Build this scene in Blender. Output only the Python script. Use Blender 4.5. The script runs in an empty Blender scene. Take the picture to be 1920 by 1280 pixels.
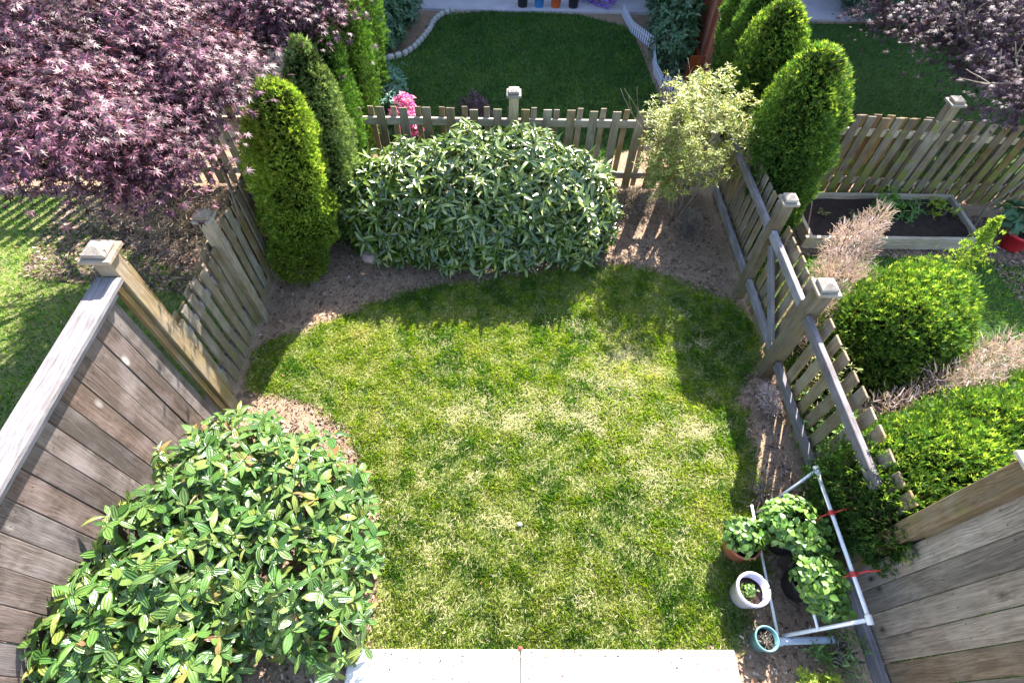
import bpy, bmesh, math, random
import numpy as np
from mathutils import Vector, Matrix, Euler

random.seed(7)
RNG = np.random.default_rng(11)
C = bpy.context.scene.collection
SC = bpy.context.scene
PI = math.pi

# ------------------------------------------------------------------ camera
cd = bpy.data.cameras.new('camera'); cd.sensor_width = 36; cd.lens = 18.75
cd.clip_start = 0.05; cd.clip_end = 400
cam = bpy.data.objects.new('camera', cd); C.objects.link(cam)
cam.matrix_world = Matrix(((.99987, -.0095, -.01311, 0), (0, .80961, -.58697, 0), (.01619, .58689, .80950, 4.3), (0, 0, 0, 1)))
SC.camera = cam
CAMP = np.array([0, 0, 4.3])

# ------------------------------------------------------------------ light
SUNV = Vector((.45, 1.05, 1.0)).normalized()
wd = bpy.data.worlds.new('World'); SC.world = wd; wd.use_nodes = True
wn = wd.node_tree; wn.nodes.clear()
sky = wn.nodes.new('ShaderNodeTexSky'); sky.sky_type = 'NISHITA'; sky.sun_disc = False
sky.sun_elevation = math.asin(SUNV.z); sky.sun_rotation = math.atan2(SUNV.x, SUNV.y)
sky.air_density = 1.0; sky.dust_density = 1.2
bg = wn.nodes.new('ShaderNodeBackground'); bg.inputs['Strength'].default_value = 0.13
wo = wn.nodes.new('ShaderNodeOutputWorld')
wn.links.new(sky.outputs[0], bg.inputs[0]); wn.links.new(bg.outputs[0], wo.inputs[0])
sd = bpy.data.lights.new('sun', 'SUN'); sd.energy = 5.0; sd.angle = math.radians(.5); sd.color = (1, .955, .88)
sun = bpy.data.objects.new('sun', sd); C.objects.link(sun)
sun.rotation_euler = (-SUNV).to_track_quat('-Z', 'Y').to_euler(); sun.location = (6, 14, 14)
SC.view_settings.view_transform = 'Standard'; SC.view_settings.look = 'None'
SC.view_settings.gamma = 1; SC.view_settings.use_curve_mapping = False
SC.view_settings.exposure = 2.2
SC.render.engine = 'CYCLES'
SC.cycles.max_bounces = 8; SC.cycles.transparent_max_bounces = 8

# ------------------------------------------------------------------ materials
class NT:
    def __init__(s, name):
        s.m = bpy.data.materials.new(name); s.m.use_nodes = True
        s.t = s.m.node_tree; s.t.nodes.clear()
        s.out = s.n('OutputMaterial')
    def n(s, kind, **kw):
        x = s.t.nodes.new('ShaderNode' + kind)
        for k, v in kw.items(): setattr(x, k, v)
        return x
    def l(s, a, b): s.t.links.new(a, b)
    def math(s, op, a, b=None, c=None):
        x = s.n('Math', operation=op)
        for i, v in enumerate((a, b, c)):
            if v is None: continue
            if isinstance(v, (int, float)): x.inputs[i].default_value = v
            else: s.l(v, x.inputs[i])
        return x.outputs[0]
    def mix(s, f, a, b, mode='MIX'):
        x = s.n('Mix', data_type='RGBA', blend_type=mode)
        for sock, v in ((x.inputs[0], f), (x.inputs[6], a), (x.inputs[7], b)):
            if isinstance(v, (int, float)): sock.default_value = v
            elif isinstance(v, tuple): sock.default_value = (*v[:3], 1)
            else: s.l(v, sock)
        return x.outputs[2]
    def ramp(s, f, stops, interp='LINEAR'):
        x = s.n('ValToRGB'); e = x.color_ramp.elements; x.color_ramp.interpolation = interp
        while len(e) < len(stops): e.new(.5)
        for i, (p, c) in enumerate(stops):
            e[i].position = p; e[i].color = (*c, 1) if isinstance(c, tuple) else (c, c, c, 1)
        s.l(f, x.inputs[0]); return x.outputs[0]
    def noise(s, vec, scale, detail=4, rough=.6, dist=0):
        x = s.n('TexNoise'); x.inputs['Scale'].default_value = scale; x.inputs['Detail'].default_value = detail
        x.inputs['Roughness'].default_value = rough; x.inputs['Distortion'].default_value = dist
        if vec is not None: s.l(vec, x.inputs['Vector'])
        return x.outputs[0]
    def maprange(s, v, a, b, c=0, d=1):
        x = s.n('MapRange'); s.l(v, x.inputs[0])
        for i, k in enumerate((a, b, c, d)): x.inputs[i + 1].default_value = k
        return x.outputs[0]
    def scalev(s, vec, sc):
        x = s.n('Mapping'); x.inputs['Scale'].default_value = sc; s.l(vec, x.inputs[0]); return x.outputs[0]
    def addv(s, a, b):
        x = s.n('VectorMath', operation='ADD'); s.l(a, x.inputs[0]); s.l(b, x.inputs[1]); return x.outputs[0]
    def bump(s, h, st=.3, d=.01):
        x = s.n('Bump'); x.inputs['Strength'].default_value = st; x.inputs['Distance'].default_value = d
        s.l(h, x.inputs['Height']); return x.outputs[0]
    def finish(s, col, rough=.8, bump=None, trans=0, transcol=None, spec=.5):
        p = s.n('BsdfPrincipled')
        if isinstance(col, tuple): p.inputs['Base Color'].default_value = (*col, 1)
        else: s.l(col, p.inputs['Base Color'])
        if isinstance(rough, (int, float)): p.inputs['Roughness'].default_value = rough
        else: s.l(rough, p.inputs['Roughness'])
        p.inputs['Specular IOR Level'].default_value = spec
        if bump is not None: s.l(bump, p.inputs['Normal'])
        o = p.outputs[0]
        if trans:
            tr = s.n('BsdfTranslucent'); mx = s.n('MixShader'); mx.inputs[0].default_value = trans
            if transcol is None: transcol = col
            if isinstance(transcol, tuple): tr.inputs[0].default_value = (*transcol, 1)
            else: s.l(transcol, tr.inputs[0])
            s.l(o, mx.inputs[1]); s.l(tr.outputs[0], mx.inputs[2]); o = mx.outputs[0]
        s.l(o, s.out.inputs[0]); return s.m

def wpos(b): return b.n('NewGeometry').outputs['Position']

def wood(name, ca, cb, axis='z', moss=0, knots=0, rough=.85, pale=(.42, .37, .31), palef=.4, splash=0):
    """weathered timber with the grain along the piece's own long axis"""
    b = NT(name)
    tc = b.n('TexCoord').outputs['Object']; oi = b.n('ObjectInfo').outputs['Random']
    rv = b.n('CombineXYZ'); 
    for i in range(3): b.l(b.math('MULTIPLY', oi, (37.0, 91.0, 53.0)[i]), rv.inputs[i])
    v = b.addv(tc, rv.outputs[0])
    sc = {'z': (28, 28, 1.4), 'x': (1.4, 28, 28), 'y': (28, 1.4, 28)}[axis]
    warp = b.noise(b.scalev(v, {'z': (5, 5, 2), 'x': (2, 5, 5), 'y': (5, 2, 5)}[axis]), 1, 2)
    wv = b.n('CombineXYZ')
    for i in range(3): b.l(b.math('MULTIPLY', warp, .06), wv.inputs[i])
    v2 = b.addv(v, wv.outputs[0])
    g = b.noise(b.scalev(v2, sc), 1, 6, .7)
    fine = b.noise(b.scalev(v2, tuple(k * 4.5 if k > 2 else k * 3 for k in sc)), 1, 3, .7)
    col = b.mix(b.maprange(g, .32, .68), ca, cb)
    col = b.mix(b.math('MULTIPLY', b.maprange(fine, .35, .7), .8), col, tuple(k * .30 for k in ca))
    big = b.noise(v, 3.2, 3)
    col = b.mix(b.math('MULTIPLY', b.maprange(big, .45, .7), palef), col, pale)
    hs = b.n('HueSaturation'); b.l(col, hs.inputs['Color'])
    b.l(b.maprange(oi, 0, 1, .68, 1.28), hs.inputs['Value'])
    b.l(b.maprange(b.math('FRACT', b.math('MULTIPLY', oi, 7.3)), 0, 1, .72, 1.3), hs.inputs['Saturation'])
    col = hs.outputs[0]
    height = g
    if knots:
        vo = b.n('TexVoronoi'); vo.inputs['Scale'].default_value = 1
        b.l(b.scalev(v, {'z': (5.0, 5.0, 2.6), 'x': (2.6, 5, 5), 'y': (5, 2.6, 5)}[axis]), vo.inputs['Vector'])
        d = vo.outputs['Distance']
        ring = b.maprange(d, .05, .15, 1, 0)
        col = b.mix(b.math('MULTIPLY', ring, .75), col, tuple(k * .35 for k in ca) if knots > 0 else (.5, .46, .42))
        core = b.maprange(d, .02, .06, 1, 0)
        col = b.mix(core, col, (.03, .02, .015) if knots > 0 else (.16, .12, .1))
    if moss:
        mn = b.noise(wpos(b), 9, 4)
        sep = b.n('SeparateXYZ'); b.l(wpos(b), sep.inputs[0])
        lo = b.maprange(sep.outputs[2], .1, .75, .16, 0)
        f = b.maprange(b.math('ADD', mn, lo), .54, .68, 0, moss)
        col = b.mix(f, col, (.17, .18, .035))
    if splash:
        st = b.noise(b.scalev(v, {'z': (9, 9, .8), 'x': (.8, 9, 9), 'y': (9, .8, 9)}[axis]), 1, 3)
        col = b.mix(b.maprange(st, .55, .75, 0, splash), col, (.08, .065, .05))
    return b.finish(col, rough, b.bump(b.math('ADD', height, b.math('MULTIPLY', fine, .6)), .7, .006), spec=.25)

M = {}
M['board_left'] = wood('weathered board grey brown', (.085, .062, .052), (.175, .13, .11), 'z', knots=-1, splash=.8, palef=.4, pale=(.33, .27, .26))
M['board_right'] = wood('weathered board beige', (.20, .145, .10), (.35, .265, .19), 'z', knots=1, splash=.6, palef=.3)
M['picket'] = wood('picket weathered tan', (.20, .14, .085), (.34, .26, .17), 'z', moss=.35, palef=.45)
M['picket_mossy'] = wood('picket mossy', (.16, .105, .06), (.27, .19, .11), 'z', moss=.95, palef=.3)
M['post'] = wood('post brown tan', (.23, .155, .08), (.37, .26, .145), 'z', moss=.3, splash=.4, palef=.35)
M['post_new'] = wood('post honey timber', (.42, .28, .11), (.54, .39, .18), 'z', palef=.1)
M['rail_x'] = wood('rail silver grey along', (.30, .27, .25), (.44, .41, .40), 'x', palef=.6, pale=(.55, .53, .55))
M['rail_y'] = wood('rail silver grey', (.20, .18, .18), (.28, .25, .26), 'y', palef=.6, pale=(.34, .32, .36), splash=.6)
M['rail_tan'] = wood('rail warm tan', (.40, .32, .22), (.55, .46, .34), 'x', palef=.4, pale=(.6, .5, .42))
M['cap'] = wood('cap bleached timber', (.32, .26, .19), (.46, .38, .30), 'x', palef=.5, pale=(.52, .45, .40), splash=.3)
M['bed_x'] = wood('bed board pale', (.38, .29, .18), (.52, .41, .28), 'x', palef=.3, pale=(.55, .47, .38))
M['bed_y'] = wood('bed board pale side', (.34, .26, .17), (.48, .38, .27), 'y', palef=.3, pale=(.55, .47, .38))
M['red_board'] = wood('stained red board', (.24, .065, .03), (.36, .11, .05), 'z', palef=.1, pale=(.4, .2, .15))
M['branch_wood'] = wood('branch bark', (.20, .16, .12), (.34, .29, .24), 'z', palef=.3)

def leafmat(name, cols, rough=.5, trans=.3, patch=None, spec=.5, transboost=1.5, veins=False, patchscale=1.2, back=None):
    """leaf colour differs from leaf to leaf (random per island), with drifting patches of growth"""
    b = NT(name)
    geo = b.n('NewGeometry'); oi = b.n('ObjectInfo').outputs['Random']
    r = b.math('FRACT', b.math('ADD', geo.outputs['Random Per Island'], b.math('MULTIPLY', oi, 17.3)))
    n = len(cols)
    col = b.ramp(r, [(i / max(1, n - 1), c) for i, c in enumerate(cols)])
    nz = b.noise(geo.outputs['Position'], 2.5, 3)
    hs = b.n('HueSaturation'); b.l(col, hs.inputs['Color']); b.l(b.maprange(nz, .3, .7, .75, 1.25), hs.inputs['Value'])
    col = hs.outputs[0]
    if patch:
        pn = b.noise(geo.outputs['Position'], patchscale, 3)
        col = b.mix(b.maprange(pn, .5, .66, 0, .75), col, patch)
    bp = None
    if veins:
        uv = b.n('UVMap').outputs[0]; sp = b.n('SeparateXYZ'); b.l(uv, sp.inputs[0])
        u = b.math('SUBTRACT', sp.outputs[0], .5)
        # long veins converge towards both ends of the leaf blade
        q = b.math('MULTIPLY', b.math('ABSOLUTE', u), 2.0)
        s1 = b.math('PINGPONG', b.math('MULTIPLY', q, veins * .5), .5)
        ln = b.maprange(s1, 0, .14, 1, 0)
        col = b.mix(b.math('MULTIPLY', ln, .16), col, (.22, .30, .10))
        bp = b.bump(b.maprange(s1, 0, .5), .8, .004)
    if back:
        col = b.mix(geo.outputs['Backfacing'], col, back)
    tcol = b.mix(1.0, col, (transboost, transboost * 1.05, transboost * .5), 'MULTIPLY')
    return b.finish(col, rough, bp, trans, tcol, spec)

M['thuja'] = leafmat('thuja scale leaves', [(.03, .075, .012), (.05, .115, .018), (.08, .165, .028), (.14, .24, .045), (.035, .085, .016)], .6, .28, spec=.3)
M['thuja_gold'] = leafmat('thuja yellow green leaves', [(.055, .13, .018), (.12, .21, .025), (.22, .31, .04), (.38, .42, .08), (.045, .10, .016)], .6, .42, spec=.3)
M['thuja_dark'] = leafmat('thuja deep green leaves', [(.04, .085, .018), (.06, .12, .026), (.085, .15, .03)], .6, .35, spec=.3)
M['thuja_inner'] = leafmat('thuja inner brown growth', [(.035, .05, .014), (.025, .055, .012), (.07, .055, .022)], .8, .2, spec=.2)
M['thuja_pale'] = leafmat('thuja pale new leaves', [(.08, .14, .035), (.14, .21, .06), (.28, .33, .14), (.04, .08, .02)], .55, .28, spec=.4)
M['laurel'] = leafmat('laurel leaves', [(.032, .065, .008), (.058, .105, .012), (.095, .15, .02), (.26, .31, .08), (.038, .075, .010)], .22, .10, spec=.9, veins=0, back=(.11, .16, .08))
M['viburnum'] = leafmat('viburnum leaves', [(.03, .085, .016), (.05, .125, .02), (.08, .17, .028), (.16, .25, .055), (.04, .10, .018), (.21, .24, .045)], .32, .15, spec=.7, veins=3.0, back=(.13, .19, .09))
M['viburnum_old'] = leafmat('viburnum turning leaves', [(.24, .08, .04), (.30, .20, .07), (.24, .26, .05), (.32, .13, .08)], .4, .3, spec=.5, veins=3.0)
M['maple'] = leafmat('purple maple leaves', [(.018, .006, .012), (.04, .014, .026), (.09, .03, .055), (.013, .006, .008), (.25, .085, .13), (.04, .010, .026), (.07, .04, .018), (.46, .20, .27)], .5, .12, spec=.3, transboost=1.0, patch=(.035, .022, .015), patchscale=1.5)
M['maple_dark'] = leafmat('dark maple leaves', [(.05, .022, .035), (.08, .04, .06), (.12, .065, .09), (.025, .014, .018), (.13, .07, .07)], .55, .15, spec=.25, transboost=1.1)
M['variegated'] = leafmat('cream green small leaves', [(.19, .25, .045), (.34, .36, .07), (.10, .16, .025), (.52, .48, .18), (.30, .28, .045)], .5, .25, spec=.4)
M['heather'] = leafmat('dry pink heather twigs', [(.55, .40, .38), (.70, .55, .54), (.30, .20, .17), (.76, .66, .68)], .8, .15, spec=.2)
M['dry'] = leafmat('dead grey brown twigs', [(.20, .15, .11), (.30, .24, .19), (.38, .33, .28), (.13, .09, .07)], .9, .1, spec=.2)
M['strawberry'] = leafmat('strawberry leaves', [(.045, .11, .016), (.08, .17, .024), (.13, .24, .035), (.22, .33, .08)], .4, .2, spec=.5)
M['veg'] = leafmat('vegetable leaves', [(.07, .17, .03), (.11, .24, .04), (.18, .30, .05)], .4, .35)
M['shade_shrub'] = leafmat('dark shrub leaves', [(.035, .085, .035), (.05, .12, .05), (.08, .17, .07)], .4, .2, spec=.6)
M['teal_shrub'] = leafmat('blue green leaves', [(.06, .15, .11), (.09, .21, .15), (.12, .27, .2)], .5, .25)
M['magenta'] = leafmat('magenta petals', [(.6, .06, .32), (.75, .12, .45), (.7, .25, .3)], .5, .3, transboost=1)
M['violet'] = leafmat('violet petals', [(.2, .08, .5), (.3, .14, .6), (.4, .3, .6)], .5, .3, transboost=1)
M['cress'] = leafmat('bright low shrub leaves', [(.16, .26, .02), (.27, .36, .03), (.40, .40, .05)], .5, .35)
M['bluefoliage'] = leafmat('blue green low leaves', [(.10, .15, .13), (.16, .21, .19)], .5, .2)

def grassmat(name, green, yellow, tan, lush=.0, patchy=True):
    b = NT(name); geo = b.n('NewGeometry'); pos = geo.outputs['Position']
    n1 = b.noise(pos, 1.15, 4, .6); n2 = b.noise(pos, 4.5, 4, .65); n3 = b.noise(pos, 14, 3, .6)
    f = b.math('ADD', b.math('MULTIPLY', n1, .45), b.math('ADD', b.math('MULTIPLY', n2, .35), b.math('MULTIPLY', n3, .20)))
    f = b.math('SUBTRACT', f, lush)
    col = b.ramp(b.maprange(f, .36, .64), [(0, tuple(k * .75 for k in green)), (.25, green), (.5, yellow), (.78, tuple((p + q) / 2 for p, q in zip(yellow, tan))), (1, tan)])
    r = geo.outputs['Random Per Island']
    hs = b.n('HueSaturation'); b.l(col, hs.inputs['Color']); b.l(b.maprange(r, 0, 1, .5, 1.6), hs.inputs['Value'])
    b.l(b.maprange(b.math('FRACT', b.math('MULTIPLY', r, 9.7)), 0, 1, .75, 1.2), hs.inputs['Saturation'])
    col = hs.outputs[0]
    return b.finish(col, .6, None, .35, b.mix(1, col, (1.3, 1.4, .6), 'MULTIPLY'), .25)
M['grass'] = grassmat('lawn grass', (.085, .19, .014), (.235, .315, .026), (.48, .44, .19), .010)
M['grass_near'] = grassmat('neighbour grass', (.08, .19, .014), (.17, .28, .025), (.32, .33, .07), .03)
M['grass_far'] = grassmat('shade toned lawn grass', (.045, .12, .018), (.075, .15, .022), (.11, .15, .03), .05)  # darker copy of the lawn colours, the house shade put into the blades

def groundmat(name, c1, c2, c3, sc=6, bumpd=.02):
    b = NT(name); pos = wpos(b)
    n1 = b.noise(pos, sc, 6, .7); n2 = b.noise(pos, sc * 9, 4, .7); n3 = b.noise(pos, .8, 3)
    col = b.mix(b.maprange(n1, .3, .7), c1, c2)
    col = b.mix(b.maprange(n2, .45, .75, 0, .8), col, c3)
    hs = b.n('HueSaturation'); b.l(col, hs.inputs['Color']); b.l(b.maprange(n3, .3, .7, .8, 1.2), hs.inputs['Value'])
    return b.finish(hs.outputs[0], .95, b.bump(b.math('ADD', n1, n2), .8, bumpd), spec=.15)
M['soil'] = groundmat('garden soil', (.19, .12, .075), (.31, .215, .145), (.42, .31, .22))
M['soil_dark'] = groundmat('dark compost', (.025, .016, .014), (.05, .032, .026), (.09, .065, .05), 12)
M['turf_sheet'] = groundmat('turf thatch', (.11, .14, .035), (.21, .21, .075), (.34, .30, .15), 10)
M['turf_far'] = groundmat('shade toned turf thatch', (.03, .07, .015), (.05, .095, .02), (.07, .11, .025), 10)  # darker thatch under these lawns, shade put into its colour
b = NT('mulch chips'); geo = b.n('NewGeometry')
M['chips'] = b.finish(b.ramp(geo.outputs['Random Per Island'], [(0, (.06, .035, .025)), (.4, (.16, .10, .075)), (.8, (.25, .175, .135)), (.96, (.36, .28, .22)), (1, (.5, .42, .35))]), .9, spec=.15)
b = NT('patio concrete'); pos = wpos(b)
cn = b.noise(pos, 2.5, 5); cf = b.noise(pos, 60, 3)
M['concrete'] = b.finish(b.mix(b.maprange(cf, .4, .8, 0, .25), b.mix(b.maprange(cn, .3, .7), (.62, .61, .58), (.72, .71, .69)), (.45, .43, .4)), .85, b.bump(cf, .2, .003), spec=.3)
b = NT('far patio concrete'); pos = wpos(b)
M['concrete_grey'] = b.finish(b.mix(b.maprange(b.noise(pos, 4, 5), .3, .7), (.36, .33, .36), (.46, .43, .45)), .85, spec=.3)
def plain(name, c, rough=.45, var=.12, spec=.5, metal=0):
    b = NT(name); n = b.noise(b.n('TexCoord').outputs['Object'], 14, 4)
    hs = b.n('HueSaturation'); hs.inputs['Color'].default_value = (*c, 1); b.l(b.maprange(n, .3, .7, 1 - var, 1 + var), hs.inputs['Value'])
    return b.finish(hs.outputs[0], b.maprange(n, .3, .7, rough - .08, rough + .1), b.bump(n, .08, .002), spec=spec)
M['pvc'] = plain('white pvc pipe', (.74, .72, .72), .35)
M['gutter'] = plain('pale blue grey pvc', (.50, .55, .62), .4)
M['lavender_pot'] = plain('faded lavender plastic', (.58, .52, .64), .45)
M['teal_pot'] = plain('dark teal plastic', (.10, .22, .24), .4)
M['terracotta'] = plain('terracotta clay', (.42, .13, .07), .8)
M['red_pot'] = plain('red plastic', (.62, .025, .04), .35)
M['red_rope'] = plain('red cord', (.55, .04, .03), .7)
M['black_pot'] = plain('black plastic', (.02, .02, .024), .4)
M['blue_pot'] = plain('bright blue plastic', (.04, .26, .62), .4)
M['orange_pot'] = plain('orange plastic', (.78, .13, .02), .4)
M['white_plastic'] = plain('white edging plastic', (.52, .54, .66), .5)
M['stone'] = plain('pale edging stone', (.38, .37, .34), .9, .25)
M['rock'] = plain('rose brown rock', (.50, .36, .33), .9, .25)
M['siding'] = plain('lilac grey siding', (.42, .40, .46), .7, .06)
M['roofing'] = plain('dark shingle', (.08, .08, .085), .9)
M['glass'] = plain('window glass', (.05, .07, .09), .08, .05)
M['tag'] = plain('mint plastic', (.45, .62, .52), .5)

# ------------------------------------------------------------------ object helpers
W = {}
def link(name, data, mat4=None, parent=None):
    o = bpy.data.objects.new(name, data); C.objects.link(o)
    mat4 = mat4 or Matrix(); W[o] = mat4
    if parent is not None:
        o.parent = parent; o.matrix_parent_inverse = W[parent].inverted()
    o.matrix_basis = mat4
    return o
def thing(name, label, cat, loc, group=None):
    o = link(name, None, Matrix.Translation(loc)); o.empty_display_size = .1
    return tag(o, label, cat, group)
def tag(o, label=None, cat=None, group=None, kind=None):
    if label: o['label'] = label
    if cat: o['category'] = cat
    if group: o['group'] = group
    if kind: o['kind'] = kind
    return o
def struct(o): o['kind'] = 'structure'; return o
def stuff(o): o['kind'] = 'stuff'; return o

def npmesh(name, V, F, mats, mi=None, uv=None, smooth=False):
    V = np.asarray(V, np.float32).reshape(-1, 3); F = np.asarray(F, np.int32); k = F.shape[1]
    me = bpy.data.meshes.new(name)
    me.vertices.add(len(V)); me.vertices.foreach_set('co', V.ravel())
    me.loops.add(F.size); me.loops.foreach_set('vertex_index', F.ravel())
    me.polygons.add(len(F)); me.polygons.foreach_set('loop_start', np.arange(0, F.size, k, dtype=np.int32))
    me.polygons.foreach_set('loop_total', np.full(len(F), k, np.int32))
    if smooth: me.polygons.foreach_set('use_smooth', np.ones(len(F), bool))
    for m in (mats if isinstance(mats, (list, tuple)) else [mats]): me.materials.append(m)
    if mi is not None: me.polygons.foreach_set('material_index', np.asarray(mi, np.int32))
    if uv is not None:
        l = me.uv_layers.new(name='UVMap'); l.data.foreach_set('uv', np.asarray(uv, np.float32)[F.ravel()].ravel())
    me.update(calc_edges=True); me.validate(clean_customdata=False)
    return me

_box = {}
def boxmesh(size, mat, bev=.004, warp=0, seed=0):
    key = (tuple(round(s, 3) for s in size), mat.name, bev, warp, seed)
    if key in _box: return _box[key]
    bm = bmesh.new(); bmesh.ops.create_cube(bm, size=1)
    for v in bm.verts: v.co = Vector(v.co[i] * size[i] for i in range(3))
    if bev: bmesh.ops.bevel(bm, geom=bm.edges[:], offset=min(bev, min(size) * .3), segments=1, affect='EDGES')
    if warp:
        rr = random.Random(seed)
        for v in bm.verts: v.co += Vector((rr.uniform(-warp, warp), rr.uniform(-warp, warp), rr.uniform(-warp, warp)))
    me = bpy.data.meshes.new('block'); bm.to_mesh(me); bm.free(); me.materials.append(mat)
    _box[key] = me; return me
def box(name, size, loc, mat, parent=None, rot=(0, 0, 0), bev=.004):
    return link(name, boxmesh(size, M[mat], bev), Matrix.Translation(loc) @ Euler(rot).to_matrix().to_4x4(), parent)
def beam(name, a, c, w, h, mat, parent=None, long='z'):
    """a straight timber from a to c; long says which own axis carries the grain"""
    a, c = Vector(a), Vector(c); d = c - a; L = d.length
    q = d.to_track_quat({'z': 'Z', 'x': 'X', 'y': 'Y'}[long], 'Z' if long != 'z' else 'Y')
    size = {'z': (w, h, L), 'x': (L, w, h), 'y': (w, L, h)}[long]
    return link(name, boxmesh(size, M[mat]), Matrix.Translation((a + c) / 2) @ q.to_matrix().to_4x4(), parent)
def tubemesh(pts, radii, mat, seg=8):
    pts = [Vector(p) for p in pts]; V = []; F = []
    for i, p in enumerate(pts):
        d = (pts[min(i + 1, len(pts) - 1)] - pts[max(i - 1, 0)]).normalized()
        a = d.orthogonal().normalized() if i == 0 else (a - d * a.dot(d)).normalized()
        b_ = d.cross(a); r = radii[i] if isinstance(radii, (list, tuple)) else radii
        for k in range(seg):
            t = 2 * PI * k / seg; V.append(p + (a * math.cos(t) + b_ * math.sin(t)) * r)
    for i in range(len(pts) - 1):
        for k in range(seg):
            F.append((i * seg + k, i * seg + (k + 1) % seg, (i + 1) * seg + (k + 1) % seg, (i + 1) * seg + k))
    F.append(tuple(range(seg))[::-1]); F.append(tuple((len(pts) - 1) * seg + k for k in range(seg)))
    return V, F
def mesh_from(parts, mat, smooth=True):
    V = []; F = []
    for v, f in parts:
        o = len(V); V += [tuple(x) for x in v]; F += [tuple(i + o for i in q) for q in f]
    me = bpy.data.meshes.new('form'); me.from_pydata(V, [], F); me.materials.append(mat)
    if smooth: me.polygons.foreach_set('use_smooth', np.ones(len(F), bool))
    me.update(); return me
def tube(name, pts, r, mat, parent=None, seg=8, smooth=True):
    o0 = Vector(pts[0]); return link(name, mesh_from([tubemesh([Vector(p) - o0 for p in pts], r, M[mat], seg)], M[mat], smooth), Matrix.Translation(o0), parent)
def lathe(name, prof, loc, mat, parent=None, seg=28, rot=(0, 0, 0)):
    V = []; F = []
    for r, z in prof:
        for k in range(seg): V.append((r * math.cos(2 * PI * k / seg), r * math.sin(2 * PI * k / seg), z))
    n = len(prof)
    for i in range(n - 1):
        for k in range(seg): F.append((i * seg + k, i * seg + (k + 1) % seg, (i + 1) * seg + (k + 1) % seg, (i + 1) * seg + k))
    F.append(tuple(range(seg))[::-1])
    if prof[-1][0] > 0: F.append(tuple((n - 1) * seg + k for k in range(seg)))
    me = bpy.data.meshes.new(name); me.from_pydata(V, [], F); me.materials.append(M[mat])
    me.polygons.foreach_set('use_smooth', [len(f) == 4 for f in F]); me.update()
    return link(name, me, Matrix.Translation(loc) @ Euler(rot).to_matrix().to_4x4(), parent)

# ------------------------------------------------------------------ leaf helpers
def frames(D, N):
    """rotation matrices with y along D and z near N"""
    D = D / np.linalg.norm(D, axis=1, keepdims=True)
    X = np.cross(D, N); X /= np.linalg.norm(X, axis=1, keepdims=True) + 1e-9
    Z = np.cross(X, D)
    return np.stack([X, D, Z], axis=2)
def scatter(tv, tf, P, R, S, uv=None):
    n, k = len(P), len(tv)
    V = np.einsum('nij,kj->nki', R, tv) * S[:, None, None] + P[:, None, :]
    F = (tf[None] + (np.arange(n) * k)[:, None, None]).reshape(-1, tf.shape[1])
    return V.reshape(-1, 3), F, (np.tile(uv, (n, 1)) if uv is not None else None)
def leaf_template(L, Wd, seg=5, fold=.25, droop=.2):
    V = []; F = []; U = []
    for i in range(seg + 1):
        t = i / seg; w = Wd * .5 * (math.sin(PI * min(1, t * .97 + .015)) ** .8); y = L * t; z = -droop * L * t * t
        for s in (-1, 0, 1):
            V.append((s * w, y, z + abs(s) * w * fold)); U.append((.5 + s * .5, t))
    for i in range(seg):
        for s in (0, 1):
            a = i * 3 + s; F.append((a, a + 1, a + 4, a + 3))
    return np.array(V), np.array(F), np.array(U)
def star_template(n=7, L=1.0, w=.13):
    V = []; F = []
    for i in range(n):
        a = math.radians(-115 + 230 * i / (n - 1)); l = L * (1 - .35 * abs(a) / 2)
        d = np.array((math.sin(a), math.cos(a))); p = np.array((d[1], -d[0])); m = d * l * .22; k = len(V)
        V += [(*(m + p * w * l), -.02), (*(d * l), -.14 * l), (*(m - p * w * l), -.02)]; F.append((k, k + 1, k + 2))
    V += [(0, -.05, 0), (.2, .2, -.01), (-.2, .2, -.01)]; F.append((len(V) - 3, len(V) - 2, len(V) - 1))
    return np.array(V), np.array(F)
def spray_template(n=5):
    V = []; F = []
    for i in range(n):
        a = math.radians(-55 + 110 * i / (n - 1)); l = 1 - .4 * abs(a)
        d = np.array((math.sin(a), math.cos(a))); p = np.array((d[1], -d[0])); k = len(V)
        m = d * l * .28 + np.array((0, .12 * i % .2))
        V += [(*(m + p * .115), .04), (*(d * l), 0), (*(m - p * .115), -.04)]; F.append((k, k + 1, k + 2))
    return np.array(V), np.array(F)
def rand_unit(n):
    v = RNG.normal(size=(n, 3)); return v / np.linalg.norm(v, axis=1, keepdims=True)
def lobes_sample(lobes, n, depth=0, zmin=.03):
    """points on the outer skin of a union of half ellipsoids (cx,cy,cz,rx,ry,rz)"""
    L = np.array(lobes, float); A = (L[:, 3] * L[:, 4] + L[:, 3] * L[:, 5] + L[:, 4] * L[:, 5]); A /= A.sum()
    P = []; N = []; got = 0
    while got < n:
        m = n * 2; ix = RNG.choice(len(L), m, p=A); u = rand_unit(m)
        q = L[ix]; s = 1 - depth * RNG.random(m)
        p = q[:, :3] + u * q[:, 3:] * s[:, None]; nn = u / q[:, 3:]; nn /= np.linalg.norm(nn, axis=1, keepdims=True)
        inside = np.zeros(m, bool)
        for j in range(len(L)):
            dd = (((p - L[j, :3]) / L[j, 3:]) ** 2).sum(1); inside |= (dd < .93 * (1 - depth) ** 2) & (ix != j)
        ok = (~inside) & (p[:, 2] > zmin)
        P.append(p[ok]); N.append(nn[ok]); got += ok.sum()
    return np.concatenate(P)[:n], np.concatenate(N)[:n]
def tangents(N):
    up = np.tile(np.array([0, 0, 1.0]), (len(N), 1)); up[np.abs(N[:, 2]) > .95] = (1, 0, 0)
    t1 = np.cross(up, N); t1 /= np.linalg.norm(t1, axis=1, keepdims=True); return t1, np.cross(N, t1)
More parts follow.
